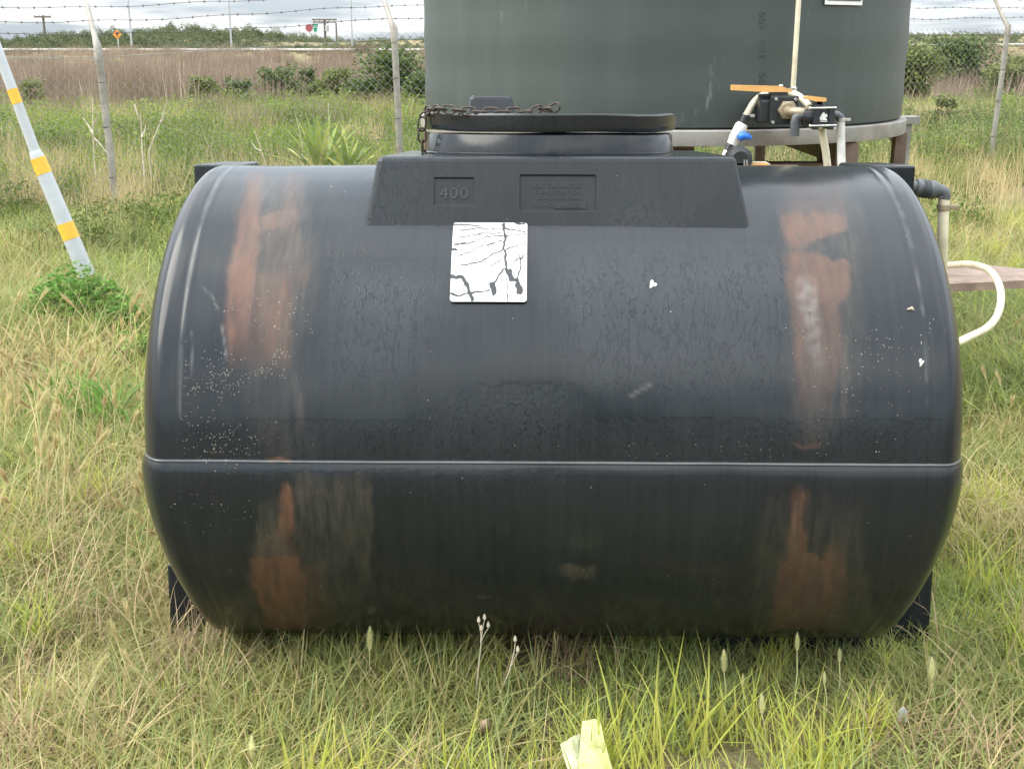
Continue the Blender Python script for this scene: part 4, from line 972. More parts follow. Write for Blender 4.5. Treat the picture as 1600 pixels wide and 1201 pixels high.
m = MB(O); m.tube([q(1143, 225, iy), q(1137, 236, iy)], .0155, 12); m.build('coupling', M['valve_black'], V3)
h4 = hose('hose', [q(1138, 234, iy), q(1131, 250, iy), q(1120, 275, iy), q(1105, 300, iy), Vector((.68, 4.2, .3)), Vector((.66, 4.1, .04))], .0145, 'white hose running down from the blue handled valve', 'pvc_white')
clamp(h4, 1134.5, 241, iy, (.45, 0, 1), .0155)
# sight tube
st = empty('sight_tube', q(1239, 141, VY + .1), 'thin upright cream pipe running up the front of the green tank', 'pipe')
zA = q(1239, 141, VY + .1).z; p0 = q(1239, 141, VY + .1)
m = MB(st.location); m.tube([p0, Vector((p0.x, p0.y, zr + 1.7))], .0095, 12); m.build('tube', M['cream_hose'], st)
m = MB(st.location); m.lathe([(.011, -.004), (.015, 0), (.015, .008), (.011, .012)], 12, Matrix.Translation(p0)); m.build('clamp', M['steel'], st)
# pump on a small shelf
pu = empty('water_pump', P(1158, 262, 4.3), 'small black water pump half hidden under the green tank', 'pump')
O = pu.location; y_ = 4.3
m = MB(O); m.lathe([(.03, 0), (.045, .01), (.045, .07), (.03, .085)], 18, Matrix.Translation(q(1157, 250, y_ - .04)) @ Matrix.Rotation(-PI / 2, 4, 'X')); box_px(m, 1142, 254, 1172, 264, y_ - .04, y_ + .06, .003); m.build('motor_housing', M['valve_black'], pu)
m = MB(O); box_px(m, 1144, 236, 1161, 247, y_ - .02, y_ + .03, .004); m.tube([q(1164, 236, y_), q(1170, 237, y_), q(1171, 246, y_)], .007, 8); m.build('switch_box', M['valve_black'], pu)
for x in (1163, 1167):
    m = MB(O); m.tube([q(x, 250, y_ - .05), q(x, 263, y_ - .05)], .0028, 6); m.build('rod', M['steel'], pu)
m = MB(O); m.tube([q(1173, 254, y_), q(1196, 254, y_), q(1202, 257, y_), q(1203, 263, y_)], .0035, 8); m.build('carry_handle', M['dry_stalk'], pu)
m = MB(O); box_px(m, 1172, 256, 1200, 264, y_ - .01, y_ + .05, .002); m.build('wooden_block', M['handle'], pu)
sh = empty('pump_shelf', (P(1170, 262, 4.3).x, 4.33, 0), 'low wooden shelf carrying the black pump', 'shelf')
zs = P(1170, 264, 4.3).z
m = MB(sh.location); m.box((sh.location.x, 4.33, zs - .016), (.42, .26, .03), .003); m.build('board', M['plank'], sh)
for dx in (-.18, .18):
    for dy in (-.1, .1):
        m = MB(sh.location); m.box((sh.location.x + dx, 4.33 + dy, zs / 2 - .03), (.04, .04, zs - .002), .002); m.build('leg', M['stand_rust'], sh)

# ------------------------------------------------------------------ outlet pipe, plank, loop of hose to the right of the black tank
oy = 3.02
op = empty('outlet_pipe', P(1473, 440, oy), 'cream pipe hanging from a ribbed black fitting at the right end of the black tank', 'pipe')
O = op.location
pa_, pb_ = P(1424, 292, oy), P(1473, 299, oy); ax = (pb_ - pa_).normalized(); rot = ax.to_track_quat('Z', 'Y').to_matrix().to_4x4()
def prof_px(px): return (px - 1424) / (1473 - 1424) * (pb_ - pa_).length
m = MB(O); pr = [(.016, 0), (.016, prof_px(1430)), (.022, prof_px(1431)), (.022, prof_px(1437))]
for k in range(6): z_ = prof_px(1438 + k * 2.2); pr += [(.0235, z_), (.0235, z_ + prof_px(1424.8)), (.0205, z_ + prof_px(1425.0)), (.0205, z_ + prof_px(1426.0))]
pr += [(.0235, prof_px(1453)), (.0235, prof_px(1460)), (.019, prof_px(1461)), (.019, prof_px(1466)), (.0, prof_px(1466))]
m.lathe(pr, 24, Matrix.Translation(pa_) @ rot); m.build('ribbed_fitting', M['grey_pvc'], op)
m = MB(O); m.tube([P(1462, 297, oy), P(1472, 298, oy), P(1475, 300, oy), P(1476, 306, oy), P(1475, 311, oy)], [.0155, .015, .015, .0148, .0148], 14); m.build('elbow', M['grey_pvc'], op)
m = MB(O); m.tube([P(1475, 306, oy), P(1473, 360, oy), P(1471, 440, oy), P(1470, 520, oy + .1), Vector((P(1470, 520, oy + .1).x, oy + .1, .03))], .0138, 16); m.build('pipe', M['cream_hose'], op)
m = MB(O); p = P(1474, 324, oy); m.lathe([(.0142, -.008), (.016, -.007), (.016, .007), (.0142, .008)], 18, Matrix.Translation(p)); m.box(p + Vector((.026, -.002, 0)), (.024, .010, .012), .0015); m.build('clamp', M['brass'], op)

PZ = 0.55
A_, B_, C_, D_ = G(1400, 399, PZ), G(1660, 426, PZ), G(1660, 430, PZ), G(1400, 448, PZ)
bn = empty('plank_bench', ((A_ + D_) / 2).to_tuple()[:2] + (0,), 'weathered brown plank bench behind the right end of the black tank', 'bench')
C_ = D_ + (B_ - A_) * 1.0 + Vector((0, 0.12, 0)); C_ = G(1700, 433, PZ)
n_pl = 3
for k in range(n_pl):
    f0, f1 = k / n_pl + .004, (k + 1) / n_pl - .004
    a0, a1 = D_.lerp(A_, f0), D_.lerp(A_, f1); b0, b1 = C_.lerp(B_ + (B_ - A_) * .15, f0), C_.lerp(B_ + (B_ - A_) * .15, f1)
    m = MB(bn.location); m.prism([a0, b0, b1, a1], (0, 0, -0.030)); m.build('plank', M['plank'], bn)
for (u, w_) in ((.06, .2), (.06, .8), (.9, .3), (.9, .7)):
    p = D_.lerp(C_, u).lerp(A_.lerp(B_, u), w_); m = MB(bn.location); m.box((p.x, p.y, PZ / 2 - .04), (.05, .05, PZ - .065 + .08), .003); m.build('leg', M['stand_rust'], bn)
h5 = hose('hose', [P(1440, 420, 4.55), P(1480, 415, 4.45), P(1515, 413, 4.35), P(1545, 422, 4.2), P(1562, 448, 4.0), P(1562, 482, 3.85), P(1545, 510, 3.75), P(1505, 531, 3.68), P(1465, 552, 3.62), Vector((1.15, 3.6, .3)), Vector((1.05, 3.65, .03))], .0125, 'cream hose looping off the plank to the right of the black tank')

# ------------------------------------------------------------------ chain link fence
fence = empty('chain_link_fence', (-3.2, 9.8, 0), 'chain link fence with leaning posts and three strands of barbed wire', 'fence')
FO = fence.location
U = Vector((0.902, 0.431, 0)).normalized(); NV = Vector((-U.y, U.x, 0))
SP = 2.43
idx = list(range(-2, 8))
def fpos(s): return Vector((-3.2, 9.8, 0)) + U * s
def bend_z(s): return float(np.interp(s / SP, [-2, 0, 1, 4, 8], [1.34, 1.385, 1.50, 1.57, 1.66]))
lean = {0: (-0.115, 0.0), 1: (-0.03, 0), 4: (0.06, 0)}
ARM = NV * 0.24 + Vector((0, 0, 0.345)) - U * 0.02
tops = []
for i in idx:
    b = fpos(i * SP); b.z = float(gz(b.x, b.y)) - 0.1
    l = lean.get(i, (random.uniform(-.05, .05), 0)); t_ = fpos(i * SP) + U * l[0]; t_.z = bend_z(i * SP)
    if i == 0: b = P(183, 336, 9.75); b.z = -.1; t_ = P(153, 78, 9.8)
    tops.append((i * SP, t_))
    m = MB(FO); m.tube([b, b.lerp(t_, .5) + U * .006, t_ + Vector((0, 0, .01))], .0295, 12); o = m.build('post', M['galv'], fence)
    m = MB(FO); m.tube([t_ - Vector((0, 0, .09)), t_ + Vector((0, 0, .02)), t_ + ARM * .25, t_ + ARM], [.034, .034, .024, .017], 10); m.build('arm', M['galv'], o)
    for zz in (.35, .75, 1.1):
        m = MB(FO); m.lathe([(.03, -.004), (.0325, 0), (.03, .004)], 12, Matrix.Translation(b.lerp(t_, (zz + .1) / (t_.z - b.z)))); m.build('tie_wire', M['rust_wire'], o)
def top_at(s):
    for (s0, a), (s1, b) in zip(tops, tops[1:]):
        if s <= s1: return a.lerp(b, (s - s0) / (s1 - s0)), (s - s0) / (s1 - s0)
    return tops[-1][1], 0
for k, fr_ in enumerate((.34, .64, .94)):
    m = MB(FO); pts = []; s = tops[0][0]
    while s < tops[-1][0]:
        p, f_ = top_at(s); pts.append(p + ARM * fr_ + Vector((0, 0, -.022 * 4 * f_ * (1 - f_) * (0.5 + .5 * math.sin(k * 2 + s)) + .006 * math.sin(s * 7 + k)))); s += .0607
    m.tube(pts, .0022, 4, False)
    for j in range(1, len(pts) - 1, 2):
        p = pts[j]; a = random.random() * PI
        for da in (0, PI / 2):
            d = NV * math.cos(a + da) * .016 + Vector((0, 0, math.sin(a + da) * .016)) + U * random.uniform(-.008, .008); m.tube([p - d, p + d], .0018, 3, False)
        m.tube([p - U * .009, p + U * .009], .0045, 5)
    m.build('barbed_wire', M['rust_wire'], fence)
HM = 0.0385
V_, F_ = [], []
s0, s1 = -1.9 * SP, 6.9 * SP
ni = int((s1 - s0) / HM)
for i in range(ni):
    sm_ = s0 + i * HM; tz = bend_z(sm_) - 0.035; g0 = fpos(sm_); z0 = float(gz(g0.x, g0.y)) + .03
    nk = int((tz - z0) / HM); z_ = tz + .025
    base = len(V_)
    tp, _ = top_at(sm_); ln = (tp - fpos(sm_)).dot(U)
    for k in range(nk + 1):
        zz = z_ - k * HM; s = sm_ + (HM if (k + i) % 2 else 0) + .002 * math.sin(k * .7 + i) + ln * max(0, zz / tz) * 1.0
        c = fpos(s); wob = .010 * math.sin(sm_ * 2.1) * math.sin(zz * 3)
        for a in range(3):
            an = 2 * PI * a / 3; V_.append((c.x + NV.x * (.0021 * math.cos(an) + wob) + U.x * .002 * math.sin(an) - FO.x, c.y + NV.y * (.0021 * math.cos(an) + wob) + U.y * .002 * math.sin(an) - FO.y, zz + (.0012 if a else -.001)))
    for k in range(nk):
        for a in range(3): F_.append((base + k * 3 + a, base + k * 3 + (a + 1) % 3, base + k * 3 + 3 + (a + 1) % 3, base + k * 3 + 3 + a))
o = link('wire_mesh', from_np('wire_mesh', V_, F_), fence, M['wire']); o['kind'] = 'stuff'
m = MB(FO); m.tube([top_at(s)[0] + Vector((0, 0, -.06)) for s in np.linspace(s0, s1, 60)], .0026, 5, False); m.build('tension_wire', M['wire'], fence)

# ------------------------------------------------------------------ guy wire guard
GY_ = 6.6
gg = empty('guy_guard', P(136, 431, GY_), 'leaning white tubular guard with yellow bands on a guy wire', 'cable guard')
O = gg.location
b_, k_, t_ = P(136, 431, GY_), P(61, 252, GY_), P(-40, -20, GY_)
def along(a, b, y, Y=GY_): 
    return a.lerp(b, y)
m = MB(O); d = (k_ - b_)
m.tube([b_, b_.lerp(k_, .02), b_.lerp(k_, .96), k_ + d * .04, k_ + d * .09], [.0475, .0485, .0405, .038, .030], 20, False)
m.tube([b_, b_ + d * .1], .044, 20, False); m.build('lower_sleeve', M['pole_white'], gg)
u_ = k_ + d * .05
m = MB(O); m.tube([u_, t_], [.0285, .0255], 18); m.build('upper_sleeve', M['pole_white'], gg)
for ya, yb, seg_ in ((372, 347, 0), (271, 247, 0), (160, 137, 1)):
    if seg_ == 0:
        fa, fb = (431 - ya) / (431 - 252), (431 - yb) / (431 - 252); ra, rb = .0485 - .008 * fa + .0012, .0485 - .008 * fb + .0012
        a, b = b_ + d * fa, b_ + d * fb
    else:
        yu = 243; fa, fb = (yu - ya) / (yu + 20), (yu - yb) / (yu + 20); a, b = u_.lerp(t_, fa), u_.lerp(t_, fb); ra = rb = .0287
    m = MB(O); m.tube([a, b], [ra, rb], 20, False); m.build('yellow_band', M['band_yellow'], gg)
m = MB(O); m.tube([b_ - d * .12 - Vector((0, 0, .15)), t_ + (t_ - u_) * .8], .006, 6); m.build('guy_wire', M['wire'], gg)
for dx, dy, dd in ((-.002, .016, 0), (.014, .018, 0), (.027, .022, 0), (-.012, .075, 0)):
    p = b_ + Vector((dx, -.046, dy)); m = MB(O); m.lathe([(.0001, -.002), (.0045, -.001), (.004, .001), (.0001, .002)], 8, Matrix.Translation(p) @ Matrix.Rotation(PI / 2, 4, 'X')); m.build('bolt', M['dark_print'], gg)  # dark discs standing for open bolt holes, their shade as colour

# ------------------------------------------------------------------ plants one can count
def leaf_strip(Ln, w, th, az, curl, seg=7):
    d = Vector((math.cos(az), math.sin(az), 0)); sd = Vector((-math.sin(az), math.cos(az), 0)); p = d * .02; v, f = [], []
    for k in range(seg + 1):
        t = k / seg; hw = w * (0.55 + 0.9 * t if t < .4 else 0.91 * (1 - ((t - .4) / .6) ** 1.5)) * .5 + .0004
        up = Vector((0, 0, 1)) * math.sin(th) - d * math.cos(th)
        v += [p - sd * hw + up * hw * .5, p.copy(), p + sd * hw + up * hw * .5]
        p = p + (d * math.sin(th) + Vector((0, 0, math.cos(th)))) * Ln / seg; th += curl
    for k in range(seg):
        b = k * 3; f += [[b, b + 1, b + 4, b + 3], [b + 1, b + 2, b + 5, b + 4]]
    return v, f
def yucca(px, py, Y, n, Ln, label):
    p = P(px, py, Y); p.z = float(gz(p.x, p.y))
    r = empty('yucca', p, label, 'plant', 'spiky yuccas by the fence')
    m = MB(); m.tube([(0, 0, -.03), (0, 0, .14)], [.05, .06], 8); m.build('stem', M['bark'], r)
    for k in range(n):
        q_ = k / n; az = k * 2.399 + random.uniform(-.2, .2); th = 0.08 + 1.35 * q_ + random.uniform(-.1, .1)
        v, f = leaf_strip(Ln * random.uniform(.8, 1.1), .078, th, az, .02 + .03 * q_)
        me = from_np('leaf', [x + Vector((0, 0, .13)) for x in v], f, True); fattr(me, 'bc', [random.random()] * len(v)); link('leaf', me, r, M['yucca'])
yucca(499, 245, 12.0, 34, .62, 'larger spiky yucca behind the fence, left of the other')
yucca(541, 248, 11.8, 22, .50, 'smaller spiky yucca just right of the larger one')

def stalk(label, lines, Y, r=.009):
    base = P(*lines[0][0], Y); g = base.copy(); g.z = float(gz(g.x, g.y))
    e = empty('dry_stalk', g, label, 'dead stalk', 'bleached dead stalks in the weeds')
    for k, ln in enumerate(lines):
        pts = [P(x, y, Y + random.uniform(-.05, .05)) for x, y in ln]
        if k == 0: pts = [g - Vector((0, 0, .05))] + pts
        m = MB(g); m.tube(pts, [r * (1 - .55 * i / (len(pts) - 1)) for i in range(len(pts))], 6); m.build('stem' if k == 0 else 'branch', M['dry_stalk'], e)
stalk('bleached dead stalk with side twigs left of the leaning fence post', [[(147, 247), (145, 200), (145, 153)], [(146, 215), (156, 225), (166, 238)], [(145, 208), (138, 196), (129, 184)], [(146, 200), (150, 186), (153, 176)]], 11.2)
stalk('short forked bleached stalk right of the leaning fence post', [[(222, 234), (221, 205), (220, 178)], [(221, 192), (215, 180), (210, 163)], [(221, 215), (226, 205), (228, 195)]], 11.0)
stalk('slanting bleached stalk leaning right beside the forked one', [[(233, 237), (241, 214), (250, 194), (261, 159)], [(250, 194), (256, 186), (258, 176)]], 11.1, .008)
stalk('thin upright dead stalk rising behind the spiky yuccas', [[(514, 215), (513, 190), (513, 160)]], 13.0, .008)
stalk('thin dead stalk leaning left beside the larger yucca', [[(472, 225), (466, 196), (460, 173)]], 12.8, .006)
stalk('thin dead stalk slanting in the weeds left of the yuccas', [[(414, 253), (405, 225), (398, 206)], [(408, 236), (400, 232), (392, 222)]], 11.5, .006)

def bush(px0, px1, pt, Y, label, mat='bush', n=1100, size=.06):
    n, size = int(n * 2.2), size * .68
    p0, p1 = P(px0, pt, Y), P(px1, pt, Y); cx = (p0.x + p1.x) / 2; w = p1.x - p0.x; g = float(gz(cx, Y)); h = p0.z - g
    r = empty('bush', (cx, Y, g), label, 'bush', 'green bushes beyond the fence')
    P_ = []
    nl = 16
    for k in range(nl):
        lx = RNG.uniform(-.5, .5) * w; ly = RNG.uniform(-.3, .3) * w; lz = h * RNG.uniform(.25, .80) * (1 - 1.6 * (lx / w) ** 2); lr = RNG.uniform(.12, .24) * min(w, h * 1.5)
        if k < 3: lx = (-.25 + .25 * k) * w; lz = h * RNG.uniform(.62, .74)
        v = RNG.normal(0, 1, (n // nl, 3)); v /= np.linalg.norm(v, axis=1)[:, None]; v *= (lr * RNG.uniform(.35, 1.35, n // nl))[:, None] * np.array([1.25, 1.25, .85])
        v += np.array([lx, ly, lz]); P_.append(v)
    P_ = np.concatenate(P_); P_ = P_[(P_[:, 2] > .03) & (P_[:, 2] < h * 1.05)]
    link('foliage', bc_mesh('foliage', leaves(P_, size, .5, .5), M[mat]), r)
    m = MB()
    for k in range(4): a = k * 1.7; m.tube([(0.05 * math.cos(a), .05 * math.sin(a), -.05), (.12 * w * math.cos(a), .12 * w * math.sin(a), h * .5)], [.03, .015], 6)
    m.build('stems', M['bark'], r)
bush(293, 338, 103, 26.5, 'low yellow green bush in the reeds, leftmost of the clear ones', 'bush_yellow', 900, .045)
bush(346, 392, 109, 26.5, 'dull low bush between the leftmost one and the dark wide one', 'bush', 700, .045)
bush(398, 468, 92, 28.5, 'wide dark green bush in the middle of the reeds', 'bush', 1200)
bush(466, 492, 87, 29.0, 'narrow pointed bush at the right of the wide dark one', 'bush', 600, .05)
bush(496, 556, 89, 28, 'rounded light green bush left of the middle fence post', 'bush_yellow', 1200)
bush(478, 512, 112, 26, 'small pale bush low in front of the rounded one', 'bush_yellow', 500, .04)
bush(556, 662, 66, 23.5, 'big dark bush behind the middle fence post', 'bush', 2600, .06)
bush(636, 690, 100, 22, 'green bush at the left edge of the green tank', 'bush', 900, .05)
bush(1376, 1480, 46, 25, 'big bright bush touching the right edge of the green tank', 'bush_yellow', 2400, .065)
bush(1436, 1556, 40, 31, 'tall dense bush behind the right fence post', 'bush', 2600, .075)
bush(1545, 1640, 76, 27, 'bush at the far right edge of the view', 'bush_yellow', 1800, .065)
bush(1460, 1497, 136, 19, 'small yellow bush low left of the right fence post', 'bush_yellow', 500, .04)
bush(30, 66, 106, 26, 'small grey green bush in the reeds beside the white guard', 'bush_yellow', 500, .04)

def leafy_plant(px, py, w, h, label, n, size, name='leafy_weed', mat='fresh_leaf'):
    g = G(px, py, 0.0); g.z = float(gz(g.x, g.y)); r = empty(name, g, label, 'weed', None)
    a = RNG.random(n) * 2 * PI; q_ = np.sqrt(RNG.random(n)); z = h * (1 - .6 * q_ ** 2) * RNG.uniform(.45, 1.0, n)
    parts = []
    pts = np.stack([w / 2 * q_ * np.cos(a), w / 2 * q_ * np.sin(a), z], 1)
    for k in range(3): parts.append(leaves(pts + RNG.normal(0, size * .6, pts.shape) * [1, 1, .3], size, 1.2, .36, .25))
    link('foliage', bc_mesh('foliage', join(parts), M[mat]), r)
    m = MB()
    for k in range(14):
        an = k * 2.4; m.tube([(0, 0, -.02), (w * .2 * math.cos(an), w * .2 * math.sin(an), h * .45), (w * .4 * math.cos(an), w * .4 * math.sin(an), h * .6)], [.004, .003, .002], 5)
    m.build('stems', M['fresh_leaf'] if False else M['bark'], r)
leafy_plant(124, 512, .50, .34, 'bright green leafy weed below the foot of the white guard', 620, .019)
leafy_plant(198, 524, .30, .22, 'smaller green leafy weed between the white guard and the tank', 260, .017)
leafy_plant(212, 585, .20, .22, 'leafy weed against the left end of the black tank', 120, .014)
def broad_grass(px, py, label, n, Ln):
    g = G(px, py, 0); g.z = float(gz(g.x, g.y)); r = empty('broad_grass_clump', g, label, 'grass clump')
    for k in range(n):
        v, f = leaf_strip(Ln * random.uniform(.6, 1.05), .011, random.uniform(.05, .5), random.random() * 2 * PI, random.uniform(.03, .28), 7)
        o_ = Vector((random.gauss(0, .05), random.gauss(0, .05), 0)); me = from_np('blade', [x + o_ for x in v], f, True); fattr(me, 'bc', [random.random()] * len(v)); link('blade', me, r, M['fresh_leaf'])
broad_grass(178, 672, 'clump of broad green blades left of the black tank', 42, .33)
broad_grass(95, 655, 'looser clump of green blades in the barley at the left', 22, .28)

def seed_head(px, py, ln, bx, by, label):
    ln *= .85; g = G(bx, by, 0); Y = g.y; top = P(px, py, Y); bot = P(px + (bx - px) * .12, py + ln, Y)
    r = empty('grass_seed_head', g, label, 'grass head', 'pale bristly grass heads')
    m = MB(g); m.tube([g - Vector((0, 0, .02)), g.lerp(bot, .55) + Vector((.004, 0, 0)), bot, bot.lerp(top, .5)], [.0016, .0014, .0011, .001], 6); me = m.build('stem', M['seed_head'], r).data; fattr(me, 'bc', [.2] * len(me.vertices))
    V, F, B = [], [], []; ax = (top - bot); L_ = ax.length; ax.normalize()
    for k in range(170):
        t = k / 170; o_ = bot + ax * L_ * t * .86; a = k * 2.4; e1 = ax.orthogonal().normalized(); e2 = ax.cross(e1)
        rd = e1 * math.cos(a) + e2 * math.sin(a); wr = L_ * .14 * math.sin(PI * min(1, t * .8 + .2)) ** .7
        wr *= random.uniform(.7, 1.25); tip = o_ + rd * wr * 1.25 + ax * L_ * .2; sd = ax.cross(rd) * L_ * .012; b = len(V)
        V += [o_ - sd - g, o_ + sd - g, o_ + rd * wr * .6 + ax * L_ * .05 - sd * 1.3 - g, o_ + rd * wr * .6 + ax * L_ * .05 + sd * 1.3 - g, tip - g]; F += [[b, b + 1, b + 3, b + 2], [b + 2, b + 3, b + 4]]; B += [random.random()] * 5
    me = from_np('head', V, F); fattr(me, 'bc', B); link('head', me, r, M['seed_head'])
for a in ((1246, 988, 34, 1240, 1092, 'pale bristly grass head topping the tank bottom edge, under the right rust stain'), (1131, 1014, 42, 1132, 1110, 'tallest fat grass head left of the right rust stain'),
          (1161, 1052, 22, 1158, 1112, 'smallest grass head, just right of the tall fat one'), (1312, 1012, 26, 1308, 1090, 'grass head leaning near the right foot of the tank'),
          (1288, 1048, 24, 1290, 1118, 'low grass head between two taller ones on the right'), (1456, 1026, 44, 1452, 1105, 'grass head standing alone at the far right below the tank foot'),
          (1190, 1082, 40, 1196, 1170, 'broad grass head near the grey scrap'), (393, 1150, 44, 398, 1230, 'grass head at the bottom left of the foreground'), (578, 978, 46, 572, 1085, 'slim green grass head in front of the left rust stain')):
    seed_head(*a)

def bud_weed(label, stem, buds, Yb):
    g = G(*Yb, 0); Y = g.y; r = empty('budding_weed', g, label, 'weed', 'thin budding weeds')
    pts = [g - Vector((0, 0, .02))] + [P(x, y, Y) for x, y in stem]
    m = MB(g); m.tube(pts, [.0019 - .0008 * i / (len(pts) - 1) for i in range(len(pts))], 6); m.build('stem', M['dry_stalk'], r)
    for x, y, fx, fy in buds:
        m = MB(g); m.tube([P(fx, fy, Y), P((x + fx) / 2, (y + fy) / 2, Y), P(x, y + 5, Y)], .0009, 5); m.build('branch', M['dry_stalk'], r)
        c = P(x, y, Y); m = MB(g); m.lathe([(.0008, -.007), (.0038, -.003), (.0034, .002), (.0012, .008)], 8, Matrix.Translation(c)); m.build('bud', M['dry_stalk'], r)
bud_weed('tall thin weed with four pale buds before the middle of the tank', [(744, 1075), (749, 1030), (753, 990)], [(748, 968, 752, 995), (757, 964, 753, 990), (763, 976, 753, 1000), (752, 981, 751, 1003)], (742, 1110))
bud_weed('shorter thin weed with two buds right of the taller one', [(782, 1080), (795, 1050), (803, 1020)], [(805, 998, 803, 1022), (809, 1014, 799, 1040)], (772, 1118))

def film(name, corners, mat, label, z=.09):
    """crumpled sheet from four corner pixels with their heights"""
    cs = [G(x, y, h) for x, y, h in corners]; c = sum(cs, Vector()) / 4; n = 14; V, F = [], []
    r = empty(name, (c.x, c.y, c.z), label, 'wrapper', 'scraps of film wrapper in the grass')
    for side in (0, 1):
        for i in range(n):
            for j in range(n):
                u, w = i / (n - 1), j / (n - 1); p = cs[0].lerp(cs[1], u).lerp(cs[3].lerp(cs[2], u), w)
                k = float(fnoise(np.array(u * 3.0 + 3), np.array(w * 3.0), 9, 3)) - .5; e = min(u, 1 - u, w, 1 - w)
                V.append(p - c + Vector((.2, -.35, .9)) * (k * .009 - .010 * abs(u - .45) + (0.0012 if side else 0.0)))
    for s in (0, 1):
        for i in range(n - 1):
            for j in range(n - 1): b = s * n * n + i * n + j; F.append([b, b + n, b + n + 1, b + 1])
    link('sheet', from_np('sheet', V, F, True), r, M[mat]); return r
wy = film('film_wrapper', [(910, 1126, .14), (938, 1122, .15), (960, 1208, .10), (903, 1210, .10)], 'film_yellow', 'crumpled yellow film wrapper lying in the front grass')
film('film_wrapper', [(875, 1162, .13), (908, 1143, .13), (914, 1192, .10), (892, 1208, .10)], 'film_pale', 'pale dull film wrapper tucked under the yellow one')
g = G(1411, 1118, .05); sc_ = empty('grey_scrap', g, 'small grey scrap of plastic in the grass at the right', 'scrap')
m = MB(); m.prism([(-.010, 0, -.014), (.010, .002, -.016), (.012, .004, .006), (.002, .006, .016), (-.009, .003, .008)], (0, .003, .001)); m.build('chip', M['tag_grey'], sc_)
g = G(758, 1135, .06); dl = empty('dead_leaf', g, 'curled dead brown leaf in the grass beside the budding weeds', 'leaf')
V, F = [], []
for i in range(9):
    for j in range(6):
        u, w = i / 8 - .5, j / 5 - .5; wd = .032 * math.cos(u * PI) ** .6 + .001
        V.append((u * .05, wd * w * 1.1 * math.cos(w * 1.5), .024 * math.cos(w * 3.4) * (1 - abs(u)) + .022 * math.sin(u * 4)))
for i in range(8):
    for j in range(5): F.append([i * 6 + j, i * 6 + 6 + j, i * 6 + 7 + j, i * 6 + 1 + j])
o = link('blade', from_np('blade', V, F, True), dl, plain('dead_leaf', (0.26, 0.18, 0.12), .8, scale=60)); o.rotation_euler = (.9, -1.0, .3)

# ------------------------------------------------------------------ far poles and signs beyond the road
def lamp_post(px, Y, r, label):
    p = P(px, 60, Y); g = float(gz(p.x, Y)); e = empty('lamp_post', (p.x, Y, g), label, 'lamp post', 'tall lamp posts along the far road')
    m = MB(); m.tube([(0, 0, -.3), (0, 0, 4.5), (0, 0, 9.2)], [r * 1.15, r, r * .75], 8); m.build('pole', M['lamp_grey'], e)
    m = MB(); m.tube([(0, 0, 9.1), (.6, 0, 9.5), (2.0, 0, 9.7)], [r * .7, r * .5, r * .4], 6); m.build('arm', M['lamp_grey'], e)
    m = MB(); m.box((2.3, 0, 9.7), (.7, .28, .14), .04); m.build('lamp_head', M['lamp_grey'], e)
lamp_post(205, 74, .055, 'grey lamp post at the far left above the scrub')
lamp_post(361, 76, .055, 'grey lamp post in the middle of the left sky')
lamp_post(550, 78, .055, 'grey lamp post left of the middle fence post')
def utility_pole(px, pt, Y, r, label, arms):
    p = P(px, pt, Y); g = float(gz(p.x, Y)); e = empty('utility_pole', (p.x, Y, g), label, 'utility pole', 'wooden utility poles'); h = p.z - g
    m = MB(); m.tube([(0, 0, -.3), (0, 0, h)], [r, r * .8], 8); m.build('pole', M['pole_wood'], e)
    for f, w in arms:
        m = MB(); m.box((0, -.12, h * f), (w, .12, .14), .01); m.build('crossarm', M['pole_wood'], e)
        for s in (-.45, -.2, .2, .45): 
            m = MB(); m.lathe([(.03, 0), (.06, .05), (.03, .14)], 6, Matrix.Translation((s * w, -.12, h * f + .07))); m.build('insulator', M['lamp_grey'], e)
    return e
utility_pole(67, 24, 110, .12, 'utility pole at the far left of the sky', [(.94, 1.5)])
u1 = utility_pole(507, 30, 130, .16, 'utility pole with two crossarms beside the green sign', [(.97, 2.6), (.86, 2.4)])
m = MB(u1.location)
m.O = Vector((0, 0, 0)); m.lathe([(.1, 0), (.2, .03), (.2, .6), (.1, .65)], 10, Matrix.Translation((.25, -.1, 1.0))); m.build('transformer', M['lamp_grey'], u1)
utility_pole(525, 36, 135, .11, 'plain utility pole right of the crossarm one', [])
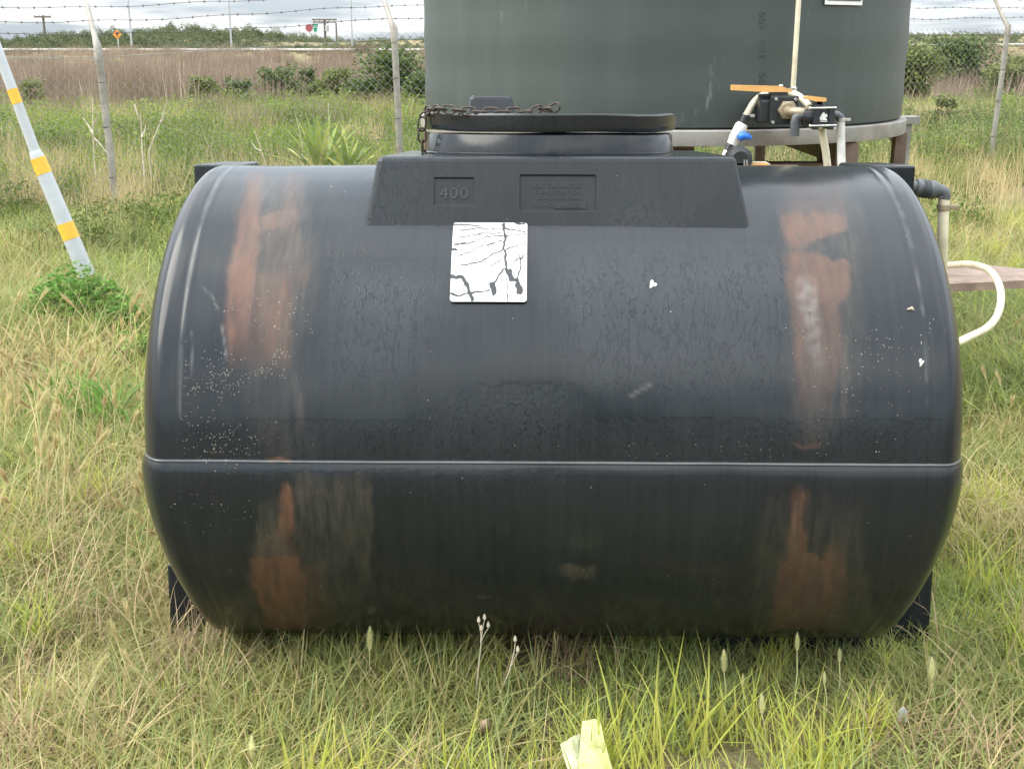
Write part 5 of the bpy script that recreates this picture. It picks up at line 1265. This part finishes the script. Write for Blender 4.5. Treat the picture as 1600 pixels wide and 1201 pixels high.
def sign(name, px, pc, Y, poly, mat, label, cat, glyph=None):
    p = P(px, pc, Y); g = float(gz(p.x, Y)); e = empty(name, (p.x, Y, g), label, cat); h = p.z - g
    m = MB(); m.tube([(0, .06, -.3), (0, .06, h + .1)], .035, 6); m.build('post', M['lamp_grey'], e)
    for k, pp in enumerate(poly): 
        m = MB(); m.prism([(x, 0, h + z) for x, z in pp], (0, .03, 0)); m.build('panel', mat, e)
    if glyph:
        m = MB()
        for gp_ in glyph: m.prism([(x, -.012, h + z) for x, z in gp_], (0, .01, 0))
        m.build('symbol', M['dark_print'] if mat is M['sign_orange'] else M['white_print'], e)
k = .35
sign('warning_sign', 183, 54, 70.4, [[(-k * .72, 0), (0, -k * .72), (k * .72, 0), (0, k * .72)]], M['sign_orange'], 'orange diamond road sign above the left scrub', 'sign', [[(-.035, -.13), (.035, -.13), (.035, .09), (-.035, .09)], [(-.10, .02), (.10, .02), (0, .15)]])
oc = [(.38 * math.cos(PI / 8 + i * PI / 4), .38 * math.sin(PI / 8 + i * PI / 4)) for i in range(8)]
sign('stop_sign', 483, 44, 120, [oc], M['sign_red'], 'red octagonal sign left of the green one', 'sign')
sign('route_sign', 492.5, 43, 124, [[(-.3, .0), (.28, .0), (.28, .3), (-.3, .3)], [(-.14, -.42), (.16, -.42), (.22, -.04), (-.2, -.04)]], M['sign_green'], 'green two panel road sign beside the utility pole', 'sign', [[(-.2, .1), (.18, .1), (.18, .14), (-.2, .14)]])
# roadside marker posts along the verge and a guard rail of pale wire posts
for k, px in enumerate((406, 429, 441, 452, 463, 474, 486)):
    p = P(px, 52, 112); g = float(gz(p.x, 112)); e = empty('fence_post', (p.x, 112, g), ('leftmost thin post on the skyline', 'second thin skyline post from the left', 'third thin skyline post from the left', 'middle one of the seven thin skyline posts', 'third thin skyline post left of the red sign', 'second thin skyline post left of the red sign', 'thin skyline post touching the red sign')[k], 'post', 'far fence posts on the skyline')
    m = MB(); m.tube([(0, 0, -.2), (0, 0, p.z - g)], .045, 5); m.build('shaft', M['pole_wood'], e)
